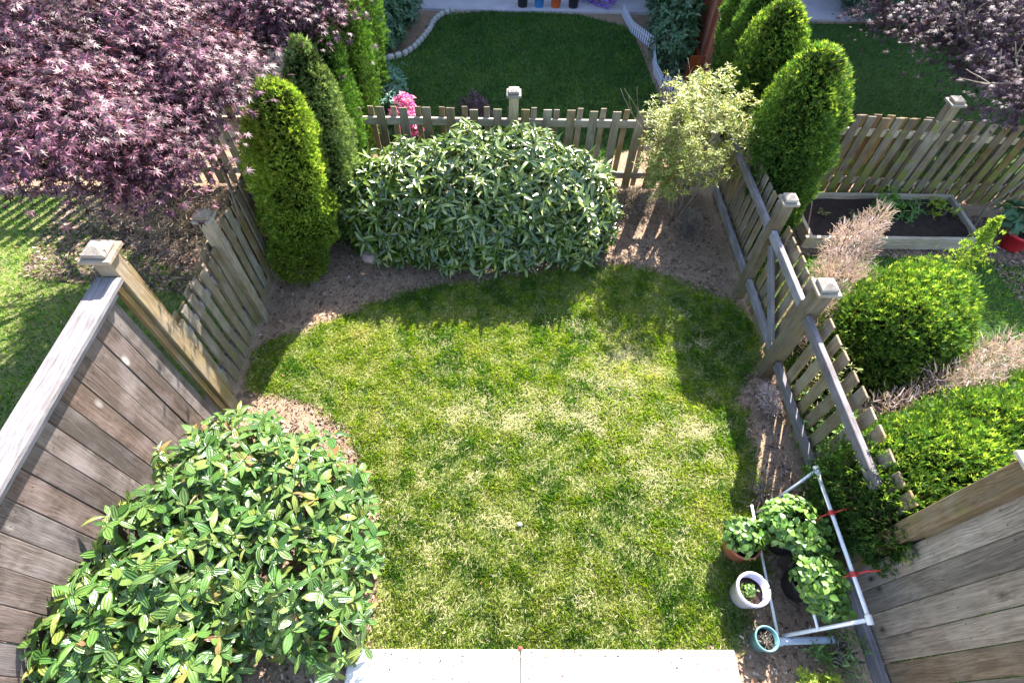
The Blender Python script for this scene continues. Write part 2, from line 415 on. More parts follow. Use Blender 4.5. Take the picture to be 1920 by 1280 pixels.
def rosettes(P, N, k, tilt=.35, jit=.25, upmix=.6):
    """k leaves radiating from every shoot tip; returns positions, directions and leaf normals"""
    A = N * (1 - upmix) + np.array([0, 0, 1.0]) * upmix; A /= np.linalg.norm(A, axis=1, keepdims=True)
    A += RNG.normal(size=A.shape) * .18; A /= np.linalg.norm(A, axis=1, keepdims=True)
    t1, t2 = tangents(A); n = len(P)
    a = (RNG.random(n)[:, None] * 2 * PI + np.arange(k)[None] * 2 * PI / k + RNG.normal(size=(n, k)) * .25)
    tl = tilt + RNG.normal(size=(n, k)) * jit
    D = np.cos(a)[..., None] * t1[:, None] + np.sin(a)[..., None] * t2[:, None] + tl[..., None] * A[:, None]
    NN = np.repeat(A[:, None], k, 1) + RNG.normal(size=(n, k, 3)) * .2
    PP = np.repeat(P[:, None], k, 1) + RNG.normal(size=(n, k, 3)) * .006
    return PP.reshape(-1, 3), D.reshape(-1, 3), NN.reshape(-1, 3)

# ------------------------------------------------------------------ ground
def sheet(name, pts, z, mat):
    me = bpy.data.meshes.new(name); me.from_pydata([(x, y, z) for x, y in pts], [], [tuple(range(len(pts)))])
    me.materials.append(M[mat]); me.update(); return struct(link(name, me))
def inpoly(P, poly):
    x, y = P[:, 0], P[:, 1]; c = np.zeros(len(P), bool); n = len(poly)
    for i in range(n):
        (x1, y1), (x2, y2) = poly[i], poly[(i + 1) % n]
        if y1 == y2: continue
        c ^= ((y1 > y) != (y2 > y)) & (x < (x2 - x1) * (y - y1) / (y2 - y1) + x1)
    return c
def smooth_poly(pts, it=2):
    for _ in range(it):
        q = []
        for i in range(len(pts)):
            a, c = pts[i], pts[(i + 1) % len(pts)]
            q += [(a[0] * .75 + c[0] * .25, a[1] * .75 + c[1] * .25), (a[0] * .25 + c[0] * .75, a[1] * .25 + c[1] * .75)]
        pts = q
    return pts
def sample_poly(poly, n):
    a = np.array(poly); lo, hi = a.min(0), a.max(0); out = []; got = 0
    while got < n:
        p = lo + RNG.random((n * 2, 2)) * (hi - lo); p = p[inpoly(p, poly)]; out.append(p); got += len(p)
    return np.concatenate(out)[:n]
def grass(name, poly, n, h, w, mat, z0, label, skirt=.03, thin=None, fine=False):
    p = sample_poly(poly, n) + RNG.normal(size=(n, 2)) * skirt
    if thin is not None:
        keep = RNG.random(n) > thin(p); p = p[keep]; n = len(p)
    a = RNG.random(n) * 2 * PI; lean = RNG.random(n) * .9 + .15
    d = np.stack([np.cos(a), np.sin(a)], 1); hh = h * (.4 + 1.1 * RNG.random(n)) * (1 + .35 * np.sin(p[:, 0] * 13 + 3 * np.sin(p[:, 1] * 5)) * np.sin(p[:, 1] * 17 + 2 * np.sin(p[:, 0] * 7))); ww = w * (.6 + .8 * RNG.random(n))
    b0 = np.column_stack([p, np.full(n, z0)]); side = np.column_stack([-d[:, 1], d[:, 0], np.zeros(n)]) * ww[:, None] / 2
    mid = b0 + np.column_stack([d * (hh * lean * .35)[:, None], hh * .6]); tip = b0 + np.column_stack([d * (hh * lean)[:, None], hh * (1.05 - lean * .55)])
    i = np.arange(n)[:, None]
    if fine:
        V = np.stack([b0 - side, b0 + side, mid, tip], 1).reshape(-1, 3); F3 = np.concatenate([i * 4 + np.array([[0, 1, 2]]), i * 4 + np.array([[1, 3, 2]])])
    else:
        V = np.stack([b0 - side, b0 + side, tip], 1).reshape(-1, 3); F3 = i * 3 + np.array([[0, 1, 2]])
    return tag(link(name, npmesh(name, V, F3, M[mat])), label, 'grass', kind='stuff')

g = struct(link('ground', None)) if False else None
sheet('ground', [(-80, -60), (80, -60), (80, 120), (-80, 120)], -.004, 'soil')
def ragged(pts):
    q = smooth_poly(pts, 3); r = random.Random(5)
    return [(x + (r.gauss(0, .018) if y > .45 else 0), y + (r.gauss(0, .018) if y > .45 else 0)) for x, y in q]
LAWN = ragged([(-1.06, .40), (1.66, .40), (1.80, .68), (2.02, 1.0), (2.14, 1.3), (2.16, 1.6), (2.17, 2.2), (2.20, 2.62), (2.46, 2.86), (2.58, 3.2), (2.52, 3.62),
    (1.95, 3.92), (1.5, 4.14), (.95, 4.18), (.3, 4.02), (-.8, 3.84), (-1.5, 3.55), (-1.87, 3.25), (-2.42, 3.12), (-2.44, 2.5), (-1.95, 2.48), (-1.5, 2.28), (-1.12, 1.7), (-1.0, 1.2), (-.88, .6)])
sheet('lawn', LAWN, 0.0, 'turf_sheet')
_b = [(1.0, 2.62, .22), (.72, 2.30, .16), (.15, 2.25, .16), (-.32, 2.35, .15), (1.2, 3.0, .16), (1.65, 2.15, .18), (.42, 2.35, .12), (1.25, 1.75, .12)]
bald = _b + [(x + random.gauss(0, .16), y + random.gauss(0, .10), r * random.uniform(.3, .7)) for x, y, r in _b for _ in range(5)] + [(random.uniform(-1.0, 2.0), random.uniform(.7, 3.5), random.uniform(.03, .10)) for _ in range(60)]
def thin(p):
    t = np.zeros(len(p))
    for x, y, r in bald: t = np.maximum(t, .5 * np.exp(-((p[:, 0] - x) ** 2 + ((p[:, 1] - y) * 1.5) ** 2) / r ** 2))
    return t
grass('grass', LAWN, 280000, .027, .0046, 'grass', 0, 'patchy sunlit yellow green lawn grass in the middle yard', .035, thin, True)
# dry thatch lying in the bald spots
def thatch():
    n = 6500; c = np.array(bald); ix = RNG.choice(len(c), n, p=c[:, 2] ** 2 / (c[:, 2] ** 2).sum())
    p = c[ix, :2] + RNG.normal(size=(n, 2)) * c[ix, 2][:, None] * np.array([.8, .55])
    more = sample_poly(LAWN, 5000); p = np.concatenate([p, more]); p = p[inpoly(p, LAWN)]; n = len(p)
    a = RNG.random(n) * PI; d = np.stack([np.cos(a), np.sin(a), RNG.normal(size=n) * .2], 1) * (.008 + .014 * RNG.random(n))[:, None]
    s = np.stack([-np.sin(a), np.cos(a), np.zeros(n)], 1) * .0011
    b0 = np.column_stack([p, .012 + .012 * RNG.random(n)])
    V = np.stack([b0 - d - s, b0 + d - s, b0 + d + s, b0 - d + s], 1).reshape(-1, 3)
    tag(link('dry_thatch', npmesh('dry_thatch', V, (np.arange(n)[:, None] * 4 + np.arange(4)), M['straw'])), 'straw coloured dead grass in the worn lawn patches', 'dead grass', kind='stuff')
b = NT('straw'); M['straw'] = b.finish(b.ramp(b.n('NewGeometry').outputs['Random Per Island'], [(0, (.30, .26, .10)), (.5, (.42, .38, .18)), (1, (.55, .50, .30))]), .8, None, .2, None, .2)
thatch()

NL = [(-9, 2.0), (-2.75, 2.0), (-2.75, 3.7), (-3.3, 3.95), (-4.3, 4.35), (-4.9, 5.2), (-9, 5.2)]
sheet('neighbour_lawn', NL, 0.0, 'turf_sheet')
grass('grass', NL, 65000, .04, .010, 'grass_near', 0, 'bright green lawn grass left of the tall board fence', .03)
RL = [(2.72, -1), (7, -1), (7, 3.9), (5.4, 4.35), (2.9, 4.4), (2.72, 4.2)]
sheet('neighbour_lawn', RL, 0.0, 'turf_far')
grass('grass', RL, 55000, .04, .010, 'grass_near', 0, 'green lawn grass between the raised bed and the right hand shrubs', .03)
FL = smooth_poly([(-1.95, 6.1), (2.3, 6.1), (2.25, 8.6), (2.1, 10.35), (-1.25, 10.5), (-1.45, 9.4), (-1.7, 8.75), (-2.6, 8.6), (-2.7, 6.5)], 1)
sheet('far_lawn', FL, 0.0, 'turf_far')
grass('grass', FL, 60000, .045, .014, 'grass_far', 0, 'dark green shade toned lawn grass beyond the rear picket fence', .03)
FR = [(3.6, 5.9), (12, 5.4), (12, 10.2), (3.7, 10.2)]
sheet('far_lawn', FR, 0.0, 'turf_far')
grass('grass', FR, 40000, .045, .013, 'grass_far', 0, 'very dark lawn grass toned for shade behind the right mossy picket fence', .03)

# bark chips and crumbs on the beds
def chips(name, poly, n, label, smin=.006, smax=.02, notin=None, z=.0):
    p = sample_poly(poly, n)
    if notin: p = p[~inpoly(p, notin)]
    n = len(p); a = RNG.random(n) * 2 * PI; L = smin + (smax - smin) * RNG.random(n) ** 2.5; w = L * (.25 + .4 * RNG.random(n))
    d = np.stack([np.cos(a), np.sin(a), RNG.normal(size=n) * .35], 1) * L[:, None]
    s = np.stack([-np.sin(a), np.cos(a), RNG.normal(size=n) * .35], 1) * w[:, None]
    b0 = np.column_stack([p, z + .004 + .012 * RNG.random(n)])
    V = np.stack([b0 - d - s, b0 + d - s * .6, b0 + d * .9 + s, b0 - d * .8 + s * .7], 1).reshape(-1, 3)
    tag(link(name, npmesh(name, V, np.arange(n)[:, None] * 4 + np.arange(4), M['chips'])), label, 'mulch', kind='stuff')
YARD = [(-2.45, .0), (2.45, .0), (2.45, 5.45), (-2.45, 5.45)]
inner = [(x * .985, (y - 2.3) * .985 + 2.3) for x, y in LAWN]
chips('bark_mulch', YARD, 42000, 'brown bark crumbs on the beds around the middle lawn', notin=inner)
chips('bark_mulch', [(-5.2, 3.9), (-2.6, 3.6), (-2.6, 5.45), (-5.4, 5.45)], 26000, 'brown mulch under the left purple maple', smax=.03)
chips('bark_mulch', [(5.5, 3.6), (7.5, 3.6), (7.5, 4.9), (2.7, 5.4), (2.7, 4.4), (5.5, 4.3)], 16000, 'dark mulch around the raised bed beside the mossy fence', smax=.025)

def grit():
    n = 160; p = np.column_stack([-1.0 + 2.6 * RNG.random(n), .02 + .42 * (1 - RNG.random(n) ** 2)]); a = RNG.random(n) * 6.28; L = .003 + .007 * RNG.random(n)
    d = np.stack([np.cos(a), np.sin(a), 0 * a], 1) * L[:, None]; q = np.stack([-np.sin(a), np.cos(a), 0 * a], 1) * (L * .5)[:, None]; b0 = np.column_stack([p, np.full(n, .042)])
    V = np.stack([b0 - d - q, b0 + d - q, b0 + d + q, b0 - d + q], 1).reshape(-1, 3)
    tag(link('grit', npmesh('grit', V, np.arange(n)[:, None] * 4 + np.arange(4), M['chips'])), 'crumbs of soil and grass scattered on the pale patio edge', 'grit', kind='stuff')
grit()
def litter(label, pts, L0):
    tv, tf, uv = leaf_template(1, .5, 3, .3, -.3); n = len(pts)
    P = np.column_stack([pts, .018 + .02 * RNG.random(n)]); D = rand_unit(n) * np.array([1, 1, .3]); N = np.array([0, 0, 1.0]) + RNG.normal(size=(n, 3)) * .35
    V, F, U = scatter(tv, tf, P, frames(D, N), L0 * (.5 + .8 * RNG.random(n)))
    tag(link('fallen_leaves', npmesh('fallen_leaves', V, F, M['litter'])), label, 'fallen leaves', kind='stuff')
M['litter'] = leafmat('fallen leaves', [(.16, .08, .04), (.30, .19, .09), (.42, .32, .18), (.10, .06, .04), (.34, .14, .07)], .7, .15, spec=.3)
_p = sample_poly(YARD, 700); litter('brown fallen leaves scattered over the beds round the middle lawn', _p[~inpoly(_p, inner)], .032)
litter('few small brown leaves lying on the middle lawn', sample_poly(LAWN, 70), .022)
litter('brown leaves lying on the soil and grass under the left maple', sample_poly([(-5.5, 3.2), (-2.7, 3.2), (-2.7, 5.3), (-5.5, 5.3)], 260), .035)
# patio: two slabs with an open joint
patio = struct(link('patio', None, Matrix.Translation((.28, -.3, 0))))
for x0, x1 in ((-1.06, .123), (.131, 1.625)):
    box('slab', (x1 - x0, 1.75, .10), ((x0 + x1) / 2, -.43, -.012), 'concrete', patio, bev=.008)

# ------------------------------------------------------------------ fences
def cap(parent, x, y, z, s=.14, mat='cap', rot=0):
    c = box('post_cap', (s, s, .028), (x, y, z + .014), mat, parent, (0, 0, rot))
    box('cap_block', (s * .74, s * .74, .03), (x, y, z + .043), mat, c, (0, 0, rot), .008)
    bm = bmesh.new(); bmesh.ops.create_cone(bm, segments=4, radius1=s * .5, radius2=s * .12, depth=.026, cap_ends=True)
    me = bpy.data.meshes.new('cap_top'); bm.to_mesh(me); bm.free(); me.materials.append(M[mat])
    link('cap_top', me, Matrix.Translation((x, y, z + .071)) @ Euler((0, 0, PI / 4 + rot)).to_matrix().to_4x4(), c)
    return c
def post(parent, x, y, h, w=.095, mat='post', capmat='cap', label=None):
    p = box('post', (w, w, h), (x, y, h / 2 - .02), mat, parent, bev=.006)
    if label: p['label'] = label
    cap(p, x, y, h - .02, w * 1.5, capmat); return p
def picket_run(parent, a, c, h, off, width=.088, pitch=.129, mat='picket', jit=.012, z0=.04, tilt=.012, phase=0, lean=0):
    """upright pickets in a row from a to c, set off to one side of the line"""
    a, c = Vector((*a, 0)), Vector((*c, 0)); d = c - a; L = d.length; d.normalize(); nrm = Vector((-d.y, d.x, 0))
    n = int((L - phase) / pitch); ang = math.atan2(d.y, d.x)
    for i in range(n + 1):
        s = phase + i * pitch + random.uniform(-.006, .006)
        if s > L: break
        hh = round(h + random.uniform(-jit, jit) - z0, 2)
        p = a + d * s + nrm * off
        me = boxmesh((width, .018, hh), M[mat], .003)
        mt = Matrix.Translation((p.x, p.y, z0 + hh / 2)) @ Euler((0, 0, ang)).to_matrix().to_4x4() @ Euler((lean + random.uniform(-tilt, tilt) * .6, random.uniform(-tilt, tilt), 0)).to_matrix().to_4x4()
        link('picket', me, mt, parent)
def rail(parent, a, c, z, mat, w=.038, h=.085, off=0):
    a, c = Vector((*a, z)), Vector((*c, z)); d = (c - a).normalized(); nrm = Vector((-d.y, d.x, 0)) * off
    long = 'x' if abs(d.x) > abs(d.y) else 'y'
    return beam('rail', a + nrm, c + nrm, w, h, mat, parent, long)

# rear picket fence
rf = thing('picket_fence', 'weathered picket fence across the back behind the glossy laurel, honey coloured middle post', 'fence', (0, 5.5, 0))
for a, c in (((-2.45, 5.5), (.02, 5.5)), ((.12, 5.5), (2.45, 5.5))):
    rail(rf, a, c, .90, 'rail_tan'); rail(rf, a, c, .22, 'rail_tan')
picket_run(rf, (-2.40, 5.5), (2.44, 5.5), 1.05, .030, .062, .257, phase=.128)
picket_run(rf, (-2.42, 5.5), (-.02, 5.5), 1.07, -.030, .092, .257)
picket_run(rf, (.19, 5.5), (2.44, 5.5), 1.07, -.030, .092, .257)
post(rf, .07, 5.5, 1.24, .105, 'post_new', 'cap', 'honey coloured newer post with pale cap')

# left: tall board fence with capping, then pickets
tl = thing('board_fence', 'tall grey board fence with flat cap rail beside the viburnum', 'fence', (-2.5, .8, 0))
y = 2.20; i = 0
while y > -1.6:
    w = random.choice((.135, .14, .145, .15)); t = random.uniform(-.004, .004)
    me = boxmesh((.019, w - .004, 1.74), M['board_left'], .003)
    link('board', me, Matrix.Translation((-2.49 + t, y - w / 2, .89)) @ Euler((random.uniform(-.003, .003), 0, 0)).to_matrix().to_4x4(), tl)
    y -= w
box('cap_rail', (.165, 3.9, .036), (-2.478, .33, 1.785), 'rail_y', tl, bev=.006)
box('fascia', (.020, 3.86, .085), (-2.468, .33, 1.722), 'rail_y', tl)
box('fascia', (.035, 3.86, .085), (-2.522, .33, 1.722), 'rail_y', tl)
p = box('post', (.115, .115, 1.93), (-2.47, 2.345, .965), 'post', tl, bev=.006); cap(p, -2.47, 2.345, 1.93, .19)
box('nailer', (.036, .05, 1.74), (-2.455, 2.255, .89), 'post', tl)
box('nailer', (.022, .07, 1.72), (-2.475, 2.435, .89), 'post', tl)
lf = thing('picket_fence', 'weathered picket fence on the left between tall capped post and thuja', 'fence', (-2.5, 3.9, 0))
post(lf, -2.47, 3.38, 1.33, .10)
for a, c in (((-2.52, 2.47), (-2.52, 5.5)),): rail(lf, a, c, .86, 'rail_y'); rail(lf, a, c, .25, 'rail_y')
picket_run(lf, (-2.52, 2.50), (-2.52, 3.33), 1.06, -.032, .088, .132, jit=.03, tilt=.02)
picket_run(lf, (-2.52, 3.47), (-2.52, 5.45), 1.08, -.032, .088, .132, jit=.03, tilt=.015)
picket_run(lf, (-2.52, 2.50), (-2.52, 5.45), 1.05, .032, .088, .132, jit=.03, tilt=.015, phase=.066)

# right: pickets and gate with rails on this side
rg = thing('garden_gate', 'picket gate with diagonal brace between two capped posts on the right', 'gate', (2.5, 3.28, 0))
rail(rg, (2.465, 2.86), (2.465, 3.70), .93, 'rail_y', .045, .09); rail(rg, (2.485, 2.86), (2.485, 3.70), .28, 'rail_y', .045, .09)
beam('brace', (2.462, 2.90, .34), (2.455, 3.62, .86), .03, .085, 'rail_y', rg, 'y')
picket_run(rg, (2.53, 2.86), (2.53, 3.70), 1.07, -.012, .088, .125, tilt=.01)
r1 = thing('picket_fence', 'picket fence on the right from gate post towards the upright thuja row', 'fence', (2.5, 4.6, 0))
post(r1, 2.49, 3.76, 1.27, .10)
rail(r1, (2.455, 3.82), (2.455, 5.45), .93, 'rail_y'); rail(r1, (2.48, 3.82), (2.48, 5.45), .28, 'rail_y')
picket_run(r1, (2.53, 3.84), (2.53, 5.45), 1.07, -.022, .088, .135, tilt=.012)
r2 = thing('picket_fence', 'gappy picket fence on the right below the stout leaning post', 'fence', (2.5, 2.0, 0))
post(r2, 2.50, 2.78, 1.22, .125)
rail(r2, (2.455, 2.70), (2.455, 1.28), .93, 'rail_y', .045, .09); rail(r2, (2.49, 2.70), (2.49, 1.06), .26, 'rail_y', .045, .09)
picket_run(r2, (2.53, 1.15), (2.53, 2.70), 1.07, -.022, .10, .155, tilt=.03, jit=.02)
tr = thing('board_fence', 'tall beige board fence with dark knots at the lower right', 'fence', (2.55, 0, 0))
box('post', (.115, .115, 1.93), (2.55, 1.0, .965), 'post', tr, bev=.006)
y = .93
while y > -1.6:
    w = random.choice((.135, .14, .145, .15)); t = random.uniform(-.004, .004)
    me = boxmesh((.019, w - .005, 1.66), M['board_right'], .003)
    link('board', me, Matrix.Translation((2.56 + t, y - w / 2, 1.02)) @ Euler((random.uniform(-.004, .004), 0, 0)).to_matrix().to_4x4(), tr)
    y -= w
box('cap_rail', (.135, 2.6, .036), (2.57, -.28, 1.87), 'rail_y', tr, bev=.006)
box('kickboard', (.038, 2.55, .13), (2.515, -.32, .15), 'rail_y', tr)
cap(tr, 2.55, 1.0, 1.93, .17)

def nails(parent, x, y0, y1, zs, side):
    V = []; F = []
    y = y0
    while y > y1:
        for z in zs:
            for dy in (0, .07):
                k = len(V); a = .0035; yy = y + dy + random.uniform(-.008, .008); zz = z + random.uniform(-.01, .01)
                V += [(x, yy - a, zz - a), (x, yy + a, zz - a), (x, yy + a, zz + a), (x, yy - a, zz + a), (x - side * .004, yy, zz)]
                F += [(k, k + 1, k + 2, k + 3)]
        y -= .143
    me = bpy.data.meshes.new('nails'); me.from_pydata(V, [], F); me.materials.append(M['black_pot']); me.update(); stuff(link('nails', me, Matrix(), parent))
nails(tl, -2.4745, 2.1, -.9, (.35, .95, 1.55), 1); nails(tr, 2.5440, .83, -.9, (.45, 1.05, 1.62), -1)
# the neighbours' rear fences
fr = thing('picket_fence', 'mossy leaning picket fence behind the raised bed at the upper right', 'fence', (5, 5.3, 0))
A0, A1 = (3.0, 5.52), (7.4, 5.18)
rail(fr, A0, A1, .88, 'rail_tan'); rail(fr, A0, A1, .25, 'rail_tan')
picket_run(fr, A0, A1, 1.08, -.032, .09, .145, 'picket_mossy', tilt=.012, lean=-.02)
picket_run(fr, A0, A1, 1.06, .032, .09, .145, 'picket_mossy', phase=.0725, lean=-.02)
post(fr, 4.80, 5.42, 1.26, .11); post(fr, 6.6, 5.28, 1.1, .1); post(fr, 3.2, 5.50, 1.1, .1)
fl = thing('picket_fence', 'sunlit picket fence under the purple maple at the left', 'fence', (-5, 5.5, 0))
rail(fl, (-8.6, 5.5), (-2.6, 5.5), .88, 'rail_tan'); rail(fl, (-8.6, 5.5), (-2.6, 5.5), .22, 'rail_tan')
picket_run(fl, (-8.6, 5.5), (-2.62, 5.5), 1.07, -.030, .09, .15)
for x in (-8.6, -6.5, -4.4): post(fl, x, 5.56, 1.2)
# red stained board fence between the far yards
rd = thing('board_fence', 'red stained board fence at the top right of the shaded lawn', 'fence', (3.1, 9, 0))
def redline(y): return 2.86 + (y - 7.7) * .14
y = 7.86
while y < 12.6:
    x = redline(y); me = boxmesh((.02, .135, 1.42), M['red_board'], .003)
    link('board', me, Matrix.Translation((x, y, .75)) @ Euler((random.uniform(-.004, .004), 0, -.14)).to_matrix().to_4x4(), rd)
    y += .142
for z in (.3, 1.25): beam('rail', (redline(7.8) - .04, 7.8, z), (redline(12.5) - .04, 12.5, z), .04, .09, 'red_board', rd, 'y')
p = box('post', (.12, .12, 1.15), (2.92, 7.72, .57), 'red_board', rd); cap(p, 2.92, 7.72, 1.15, .19)
x = 2.62
while x < 3.5:
    link('board', boxmesh((.10, .02, .62), M['red_board'], .003), Matrix.Translation((x, 7.62, .33)), rd); x += .112

# ------------------------------------------------------------------ clipped conifers
SPV, SPF = spray_template(5)
def thuja(label, base, top, r, mat, n=8000, size=.055, prof=None, group='upright thujas', name='thuja', cat='tree', gold=None, squash=1.0, block=None):
    bx, by = base; tx, ty, h = top
    t = thing(name, label, cat, (bx, by, 0), group)
    axis = lambda z: np.array([bx + (tx - bx) * z, by + (ty - by) * z])
    tube('trunk', [(bx, by, 0), (*axis(.4), h * .4), (*axis(.85), h * .85)], [.045, .03, .008], 'branch_wood', t, 7)
    prof = prof or (lambda s: (np.clip(s * 9, 0, 1) ** .5) * (1 - np.clip((s - .35) / .65, 0, 1) ** 2.2) ** .75 * .98 + .02)
    zz = RNG.random(n * 2); rr = prof(zz); keep = RNG.random(n * 2) < (rr + .12) / 1.12; zz = zz[keep][:n]; n = len(zz)
    a = RNG.random(n) * 2 * PI; depth = 1 - .38 * RNG.random(n) ** 1.6
    ph = RNG.random(6) * 6.28
    lump = 1 + .09 * np.sin(3 * a + zz * 7 + ph[0]) + .06 * np.sin(5 * a - zz * 13 + ph[1]) + .05 * np.sin(zz * 31 + 2 * a + ph[2]) + .04 * np.sin(11 * a + zz * 23 + ph[3])
    R = r * prof(zz) * lump * depth
    ax = np.stack([bx + (tx - bx) * zz, by + (ty - by) * zz], 1)
    P = np.column_stack([ax[:, 0] + np.cos(a) * R, ax[:, 1] + np.sin(a) * R * squash, .06 + zz * (h - .06)])
    out = np.column_stack([np.cos(a), np.sin(a), np.zeros(n)])
    D = out * (.35 + .6 * RNG.random(n))[:, None] + np.array([0, 0, 1.0]) * (.6 + .5 * RNG.random(n))[:, None] + RNG.normal(size=(n, 3)) * .25
    Nn = np.cross(D, rand_unit(n)); Nn /= np.linalg.norm(Nn, axis=1, keepdims=True)
    V, F, _ = scatter(SPV, SPF, P, frames(D, Nn), size * (.6 + .8 * RNG.random(n) + .9 * (RNG.random(n) < .04)))
    mats = [M[mat]]; mi = None
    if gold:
        mats.append(M[gold]); mi = np.repeat((RNG.random(n) < np.clip((zz - .55) * 1.6, .06, .75)).astype(int), len(SPF))  # yellow new growth and a sunlit top, both put into colour by height
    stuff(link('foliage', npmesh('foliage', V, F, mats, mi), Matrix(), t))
    # short inner boughs close the crown
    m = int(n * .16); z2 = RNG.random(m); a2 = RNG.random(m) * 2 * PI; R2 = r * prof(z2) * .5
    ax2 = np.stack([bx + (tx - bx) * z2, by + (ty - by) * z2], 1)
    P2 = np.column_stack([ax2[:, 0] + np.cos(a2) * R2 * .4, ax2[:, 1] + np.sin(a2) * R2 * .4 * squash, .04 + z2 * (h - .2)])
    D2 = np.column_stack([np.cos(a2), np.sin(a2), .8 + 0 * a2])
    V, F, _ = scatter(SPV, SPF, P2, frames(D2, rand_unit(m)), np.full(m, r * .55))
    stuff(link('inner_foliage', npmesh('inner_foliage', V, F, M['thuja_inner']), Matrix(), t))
    if block:      # a lower tier left by clipping
        x0, y0, rx, ry, hh = block; P, N = lobes_sample([(x0, y0, hh * .45, rx, ry, hh * .55)], 3500, .25)
        V, F, _ = scatter(SPV, SPF, P, frames(N * .7 + np.array([0, 0, .8]) + RNG.normal(size=P.shape) * .3, rand_unit(len(P))), size * (.6 + .8 * RNG.random(len(P))))
        stuff(link('lower_tier', npmesh('lower_tier', V, F, M[mat]), Matrix(), t))
    return t
rnd_ = lambda s: (np.clip(s * 8, 0, 1) ** .6) * (1 - np.clip((s - .62) / .38, 0, 1) ** 2.4) ** .6 * (.86 + .14 * np.sin(s * PI)) * .98 + .02
slim = lambda s: (np.clip(s * 8, 0, 1) ** .6) * (1 - np.clip((s - .45) / .55, 0, 1) ** 2.2) ** .8 * .97 + .02
egg = lambda s: (.45 + .55 * np.clip(s / .62, 0, 1) ** .8) * (np.clip(s * 9, 0, 1) ** .5) * (1 - np.clip((s - .62) / .38, 0, 1) ** 2.1) ** .75 * .98 + .02
thuja('bright yellow green upright thuja at the left front, nearest the picket fence', (-2.15, 4.16), (-1.86, 4.08, 2.10), .33, 'thuja_gold', 15000, .042, rnd_, block=(-2.17, 3.98, .30, .24, .60))
thuja('pale tipped thuja tucked right behind the bright front one on the left', (-1.88, 4.52), (-1.74, 4.62, 2.18), .31, 'thuja_pale', 11000, .042, slim)
thuja('dark thuja in the left rear corner beside the end of the rear pickets', (-1.97, 5.10), (-1.74, 5.15, 2.22), .34, 'thuja', 9500, .045, slim)
thuja('dark thuja beyond the rear fence left of the teal shrub', (-1.97, 6.15), (-1.74, 6.0, 2.3), .35, 'thuja', 8500, .05, slim)
thuja('farthest dark thuja of the left row under the purple maple', (-2.0, 7.1), (-1.8, 7.0, 2.3), .34, 'thuja', 6500, .055, slim)
thuja('largest upright thuja with tips coloured sunlit gold beside the right gate post', (2.93, 4.55), (2.74, 4.72, 2.14), .385, 'thuja', 17000, .042, egg, gold='thuja_gold')
thuja('second thuja of the right row with top coloured sunlit gold, behind the largest', (2.96, 5.75), (2.76, 5.75, 2.10), .37, 'thuja', 12000, .045, egg, gold='thuja_gold')
thuja('third thuja of the right row', (3.02, 6.6), (2.78, 6.35, 2.02), .33, 'thuja', 9000, .05, egg)
thuja('farthest thuja of the right row beside the red fence post', (3.12, 7.35), (2.84, 6.98, 1.92), .29, 'thuja', 7000, .055, egg)

def globe(label, lobes, mat, n, size, spike=None, name='clipped_conifer', gold=None, group='rounded conifers'):
    L = np.array(lobes); t = thing(name, label, 'shrub', (L[:, 0].mean(), L[:, 1].mean(), 0), group)
    tube('stem', [(L[:, 0].mean(), L[:, 1].mean(), 0), (L[:, 0].mean(), L[:, 1].mean(), L[:, 2].max())], [.04, .02], 'branch_wood', t, 7)
    P, N = lobes_sample(lobes, n, .22); m = len(P)
    P += N * (np.sin(P[:, :1] * 17) * np.sin(P[:, 1:2] * 15 + 1) * np.sin(P[:, 2:] * 19)) * .05
    D = N * .8 + np.array([0, 0, .75]) + RNG.normal(size=(m, 3)) * .35
    V, F, _ = scatter(SPV, SPF, P, frames(D, rand_unit(m)), size * (.6 + .8 * RNG.random(m)))
    mats = [M[mat]]; mi = None
    if gold: mats.append(M[gold]); mi = np.repeat((RNG.random(m) < np.clip(N[:, 2] * .55, .04, .5)).astype(int), len(SPF))  # sprays facing up go yellow: new growth plus top light in the colour
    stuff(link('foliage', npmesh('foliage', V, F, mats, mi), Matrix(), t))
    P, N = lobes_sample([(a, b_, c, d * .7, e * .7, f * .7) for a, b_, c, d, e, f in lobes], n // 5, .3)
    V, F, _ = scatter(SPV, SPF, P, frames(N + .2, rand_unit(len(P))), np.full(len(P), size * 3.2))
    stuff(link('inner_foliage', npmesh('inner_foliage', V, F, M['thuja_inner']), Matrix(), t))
    if spike:
        k = 600; c = np.array(spike); s = RNG.random(k); Pn = c[0] + (c[1] - c[0]) * s[:, None] + RNG.normal(size=(k, 3)) * (.075 * (1.1 - s))[:, None]
        V, F, _ = scatter(SPV, SPF, Pn, frames(np.array([0, .1, 1.0]) + RNG.normal(size=(k, 3)) * .4, rand_unit(k)), size * (.7 + .6 * RNG.random(k)))
        stuff(link('leader_shoot', npmesh('leader_shoot', V, F, M['thuja_gold']), Matrix(), t))
    return t
globe('rounded yellow green conifer with a stray leader shoot, right of the fence post', [(3.38, 2.78, .45, .56, .50, .72), (3.60, 2.98, .55, .50, .48, .62), (3.2, 2.55, .35, .42, .4, .5)], 'thuja', 17000, .045,
      [(3.95, 3.25, .95), (4.08, 3.42, 1.38)], gold='thuja_gold')
globe('broad clipped conifer spilling over the fence above the tall beige boards', [(3.0, 1.42, .5, .70, .50, .78), (3.55, 1.62, .55, .75, .5, .74), (2.86, 1.18, .42, .34, .36, .64), (2.66, 1.14, .70, .26, .36, .40), (4.15, 1.85, .5, .6, .5, .7)], 'thuja', 25000, .05, gold='thuja_gold')

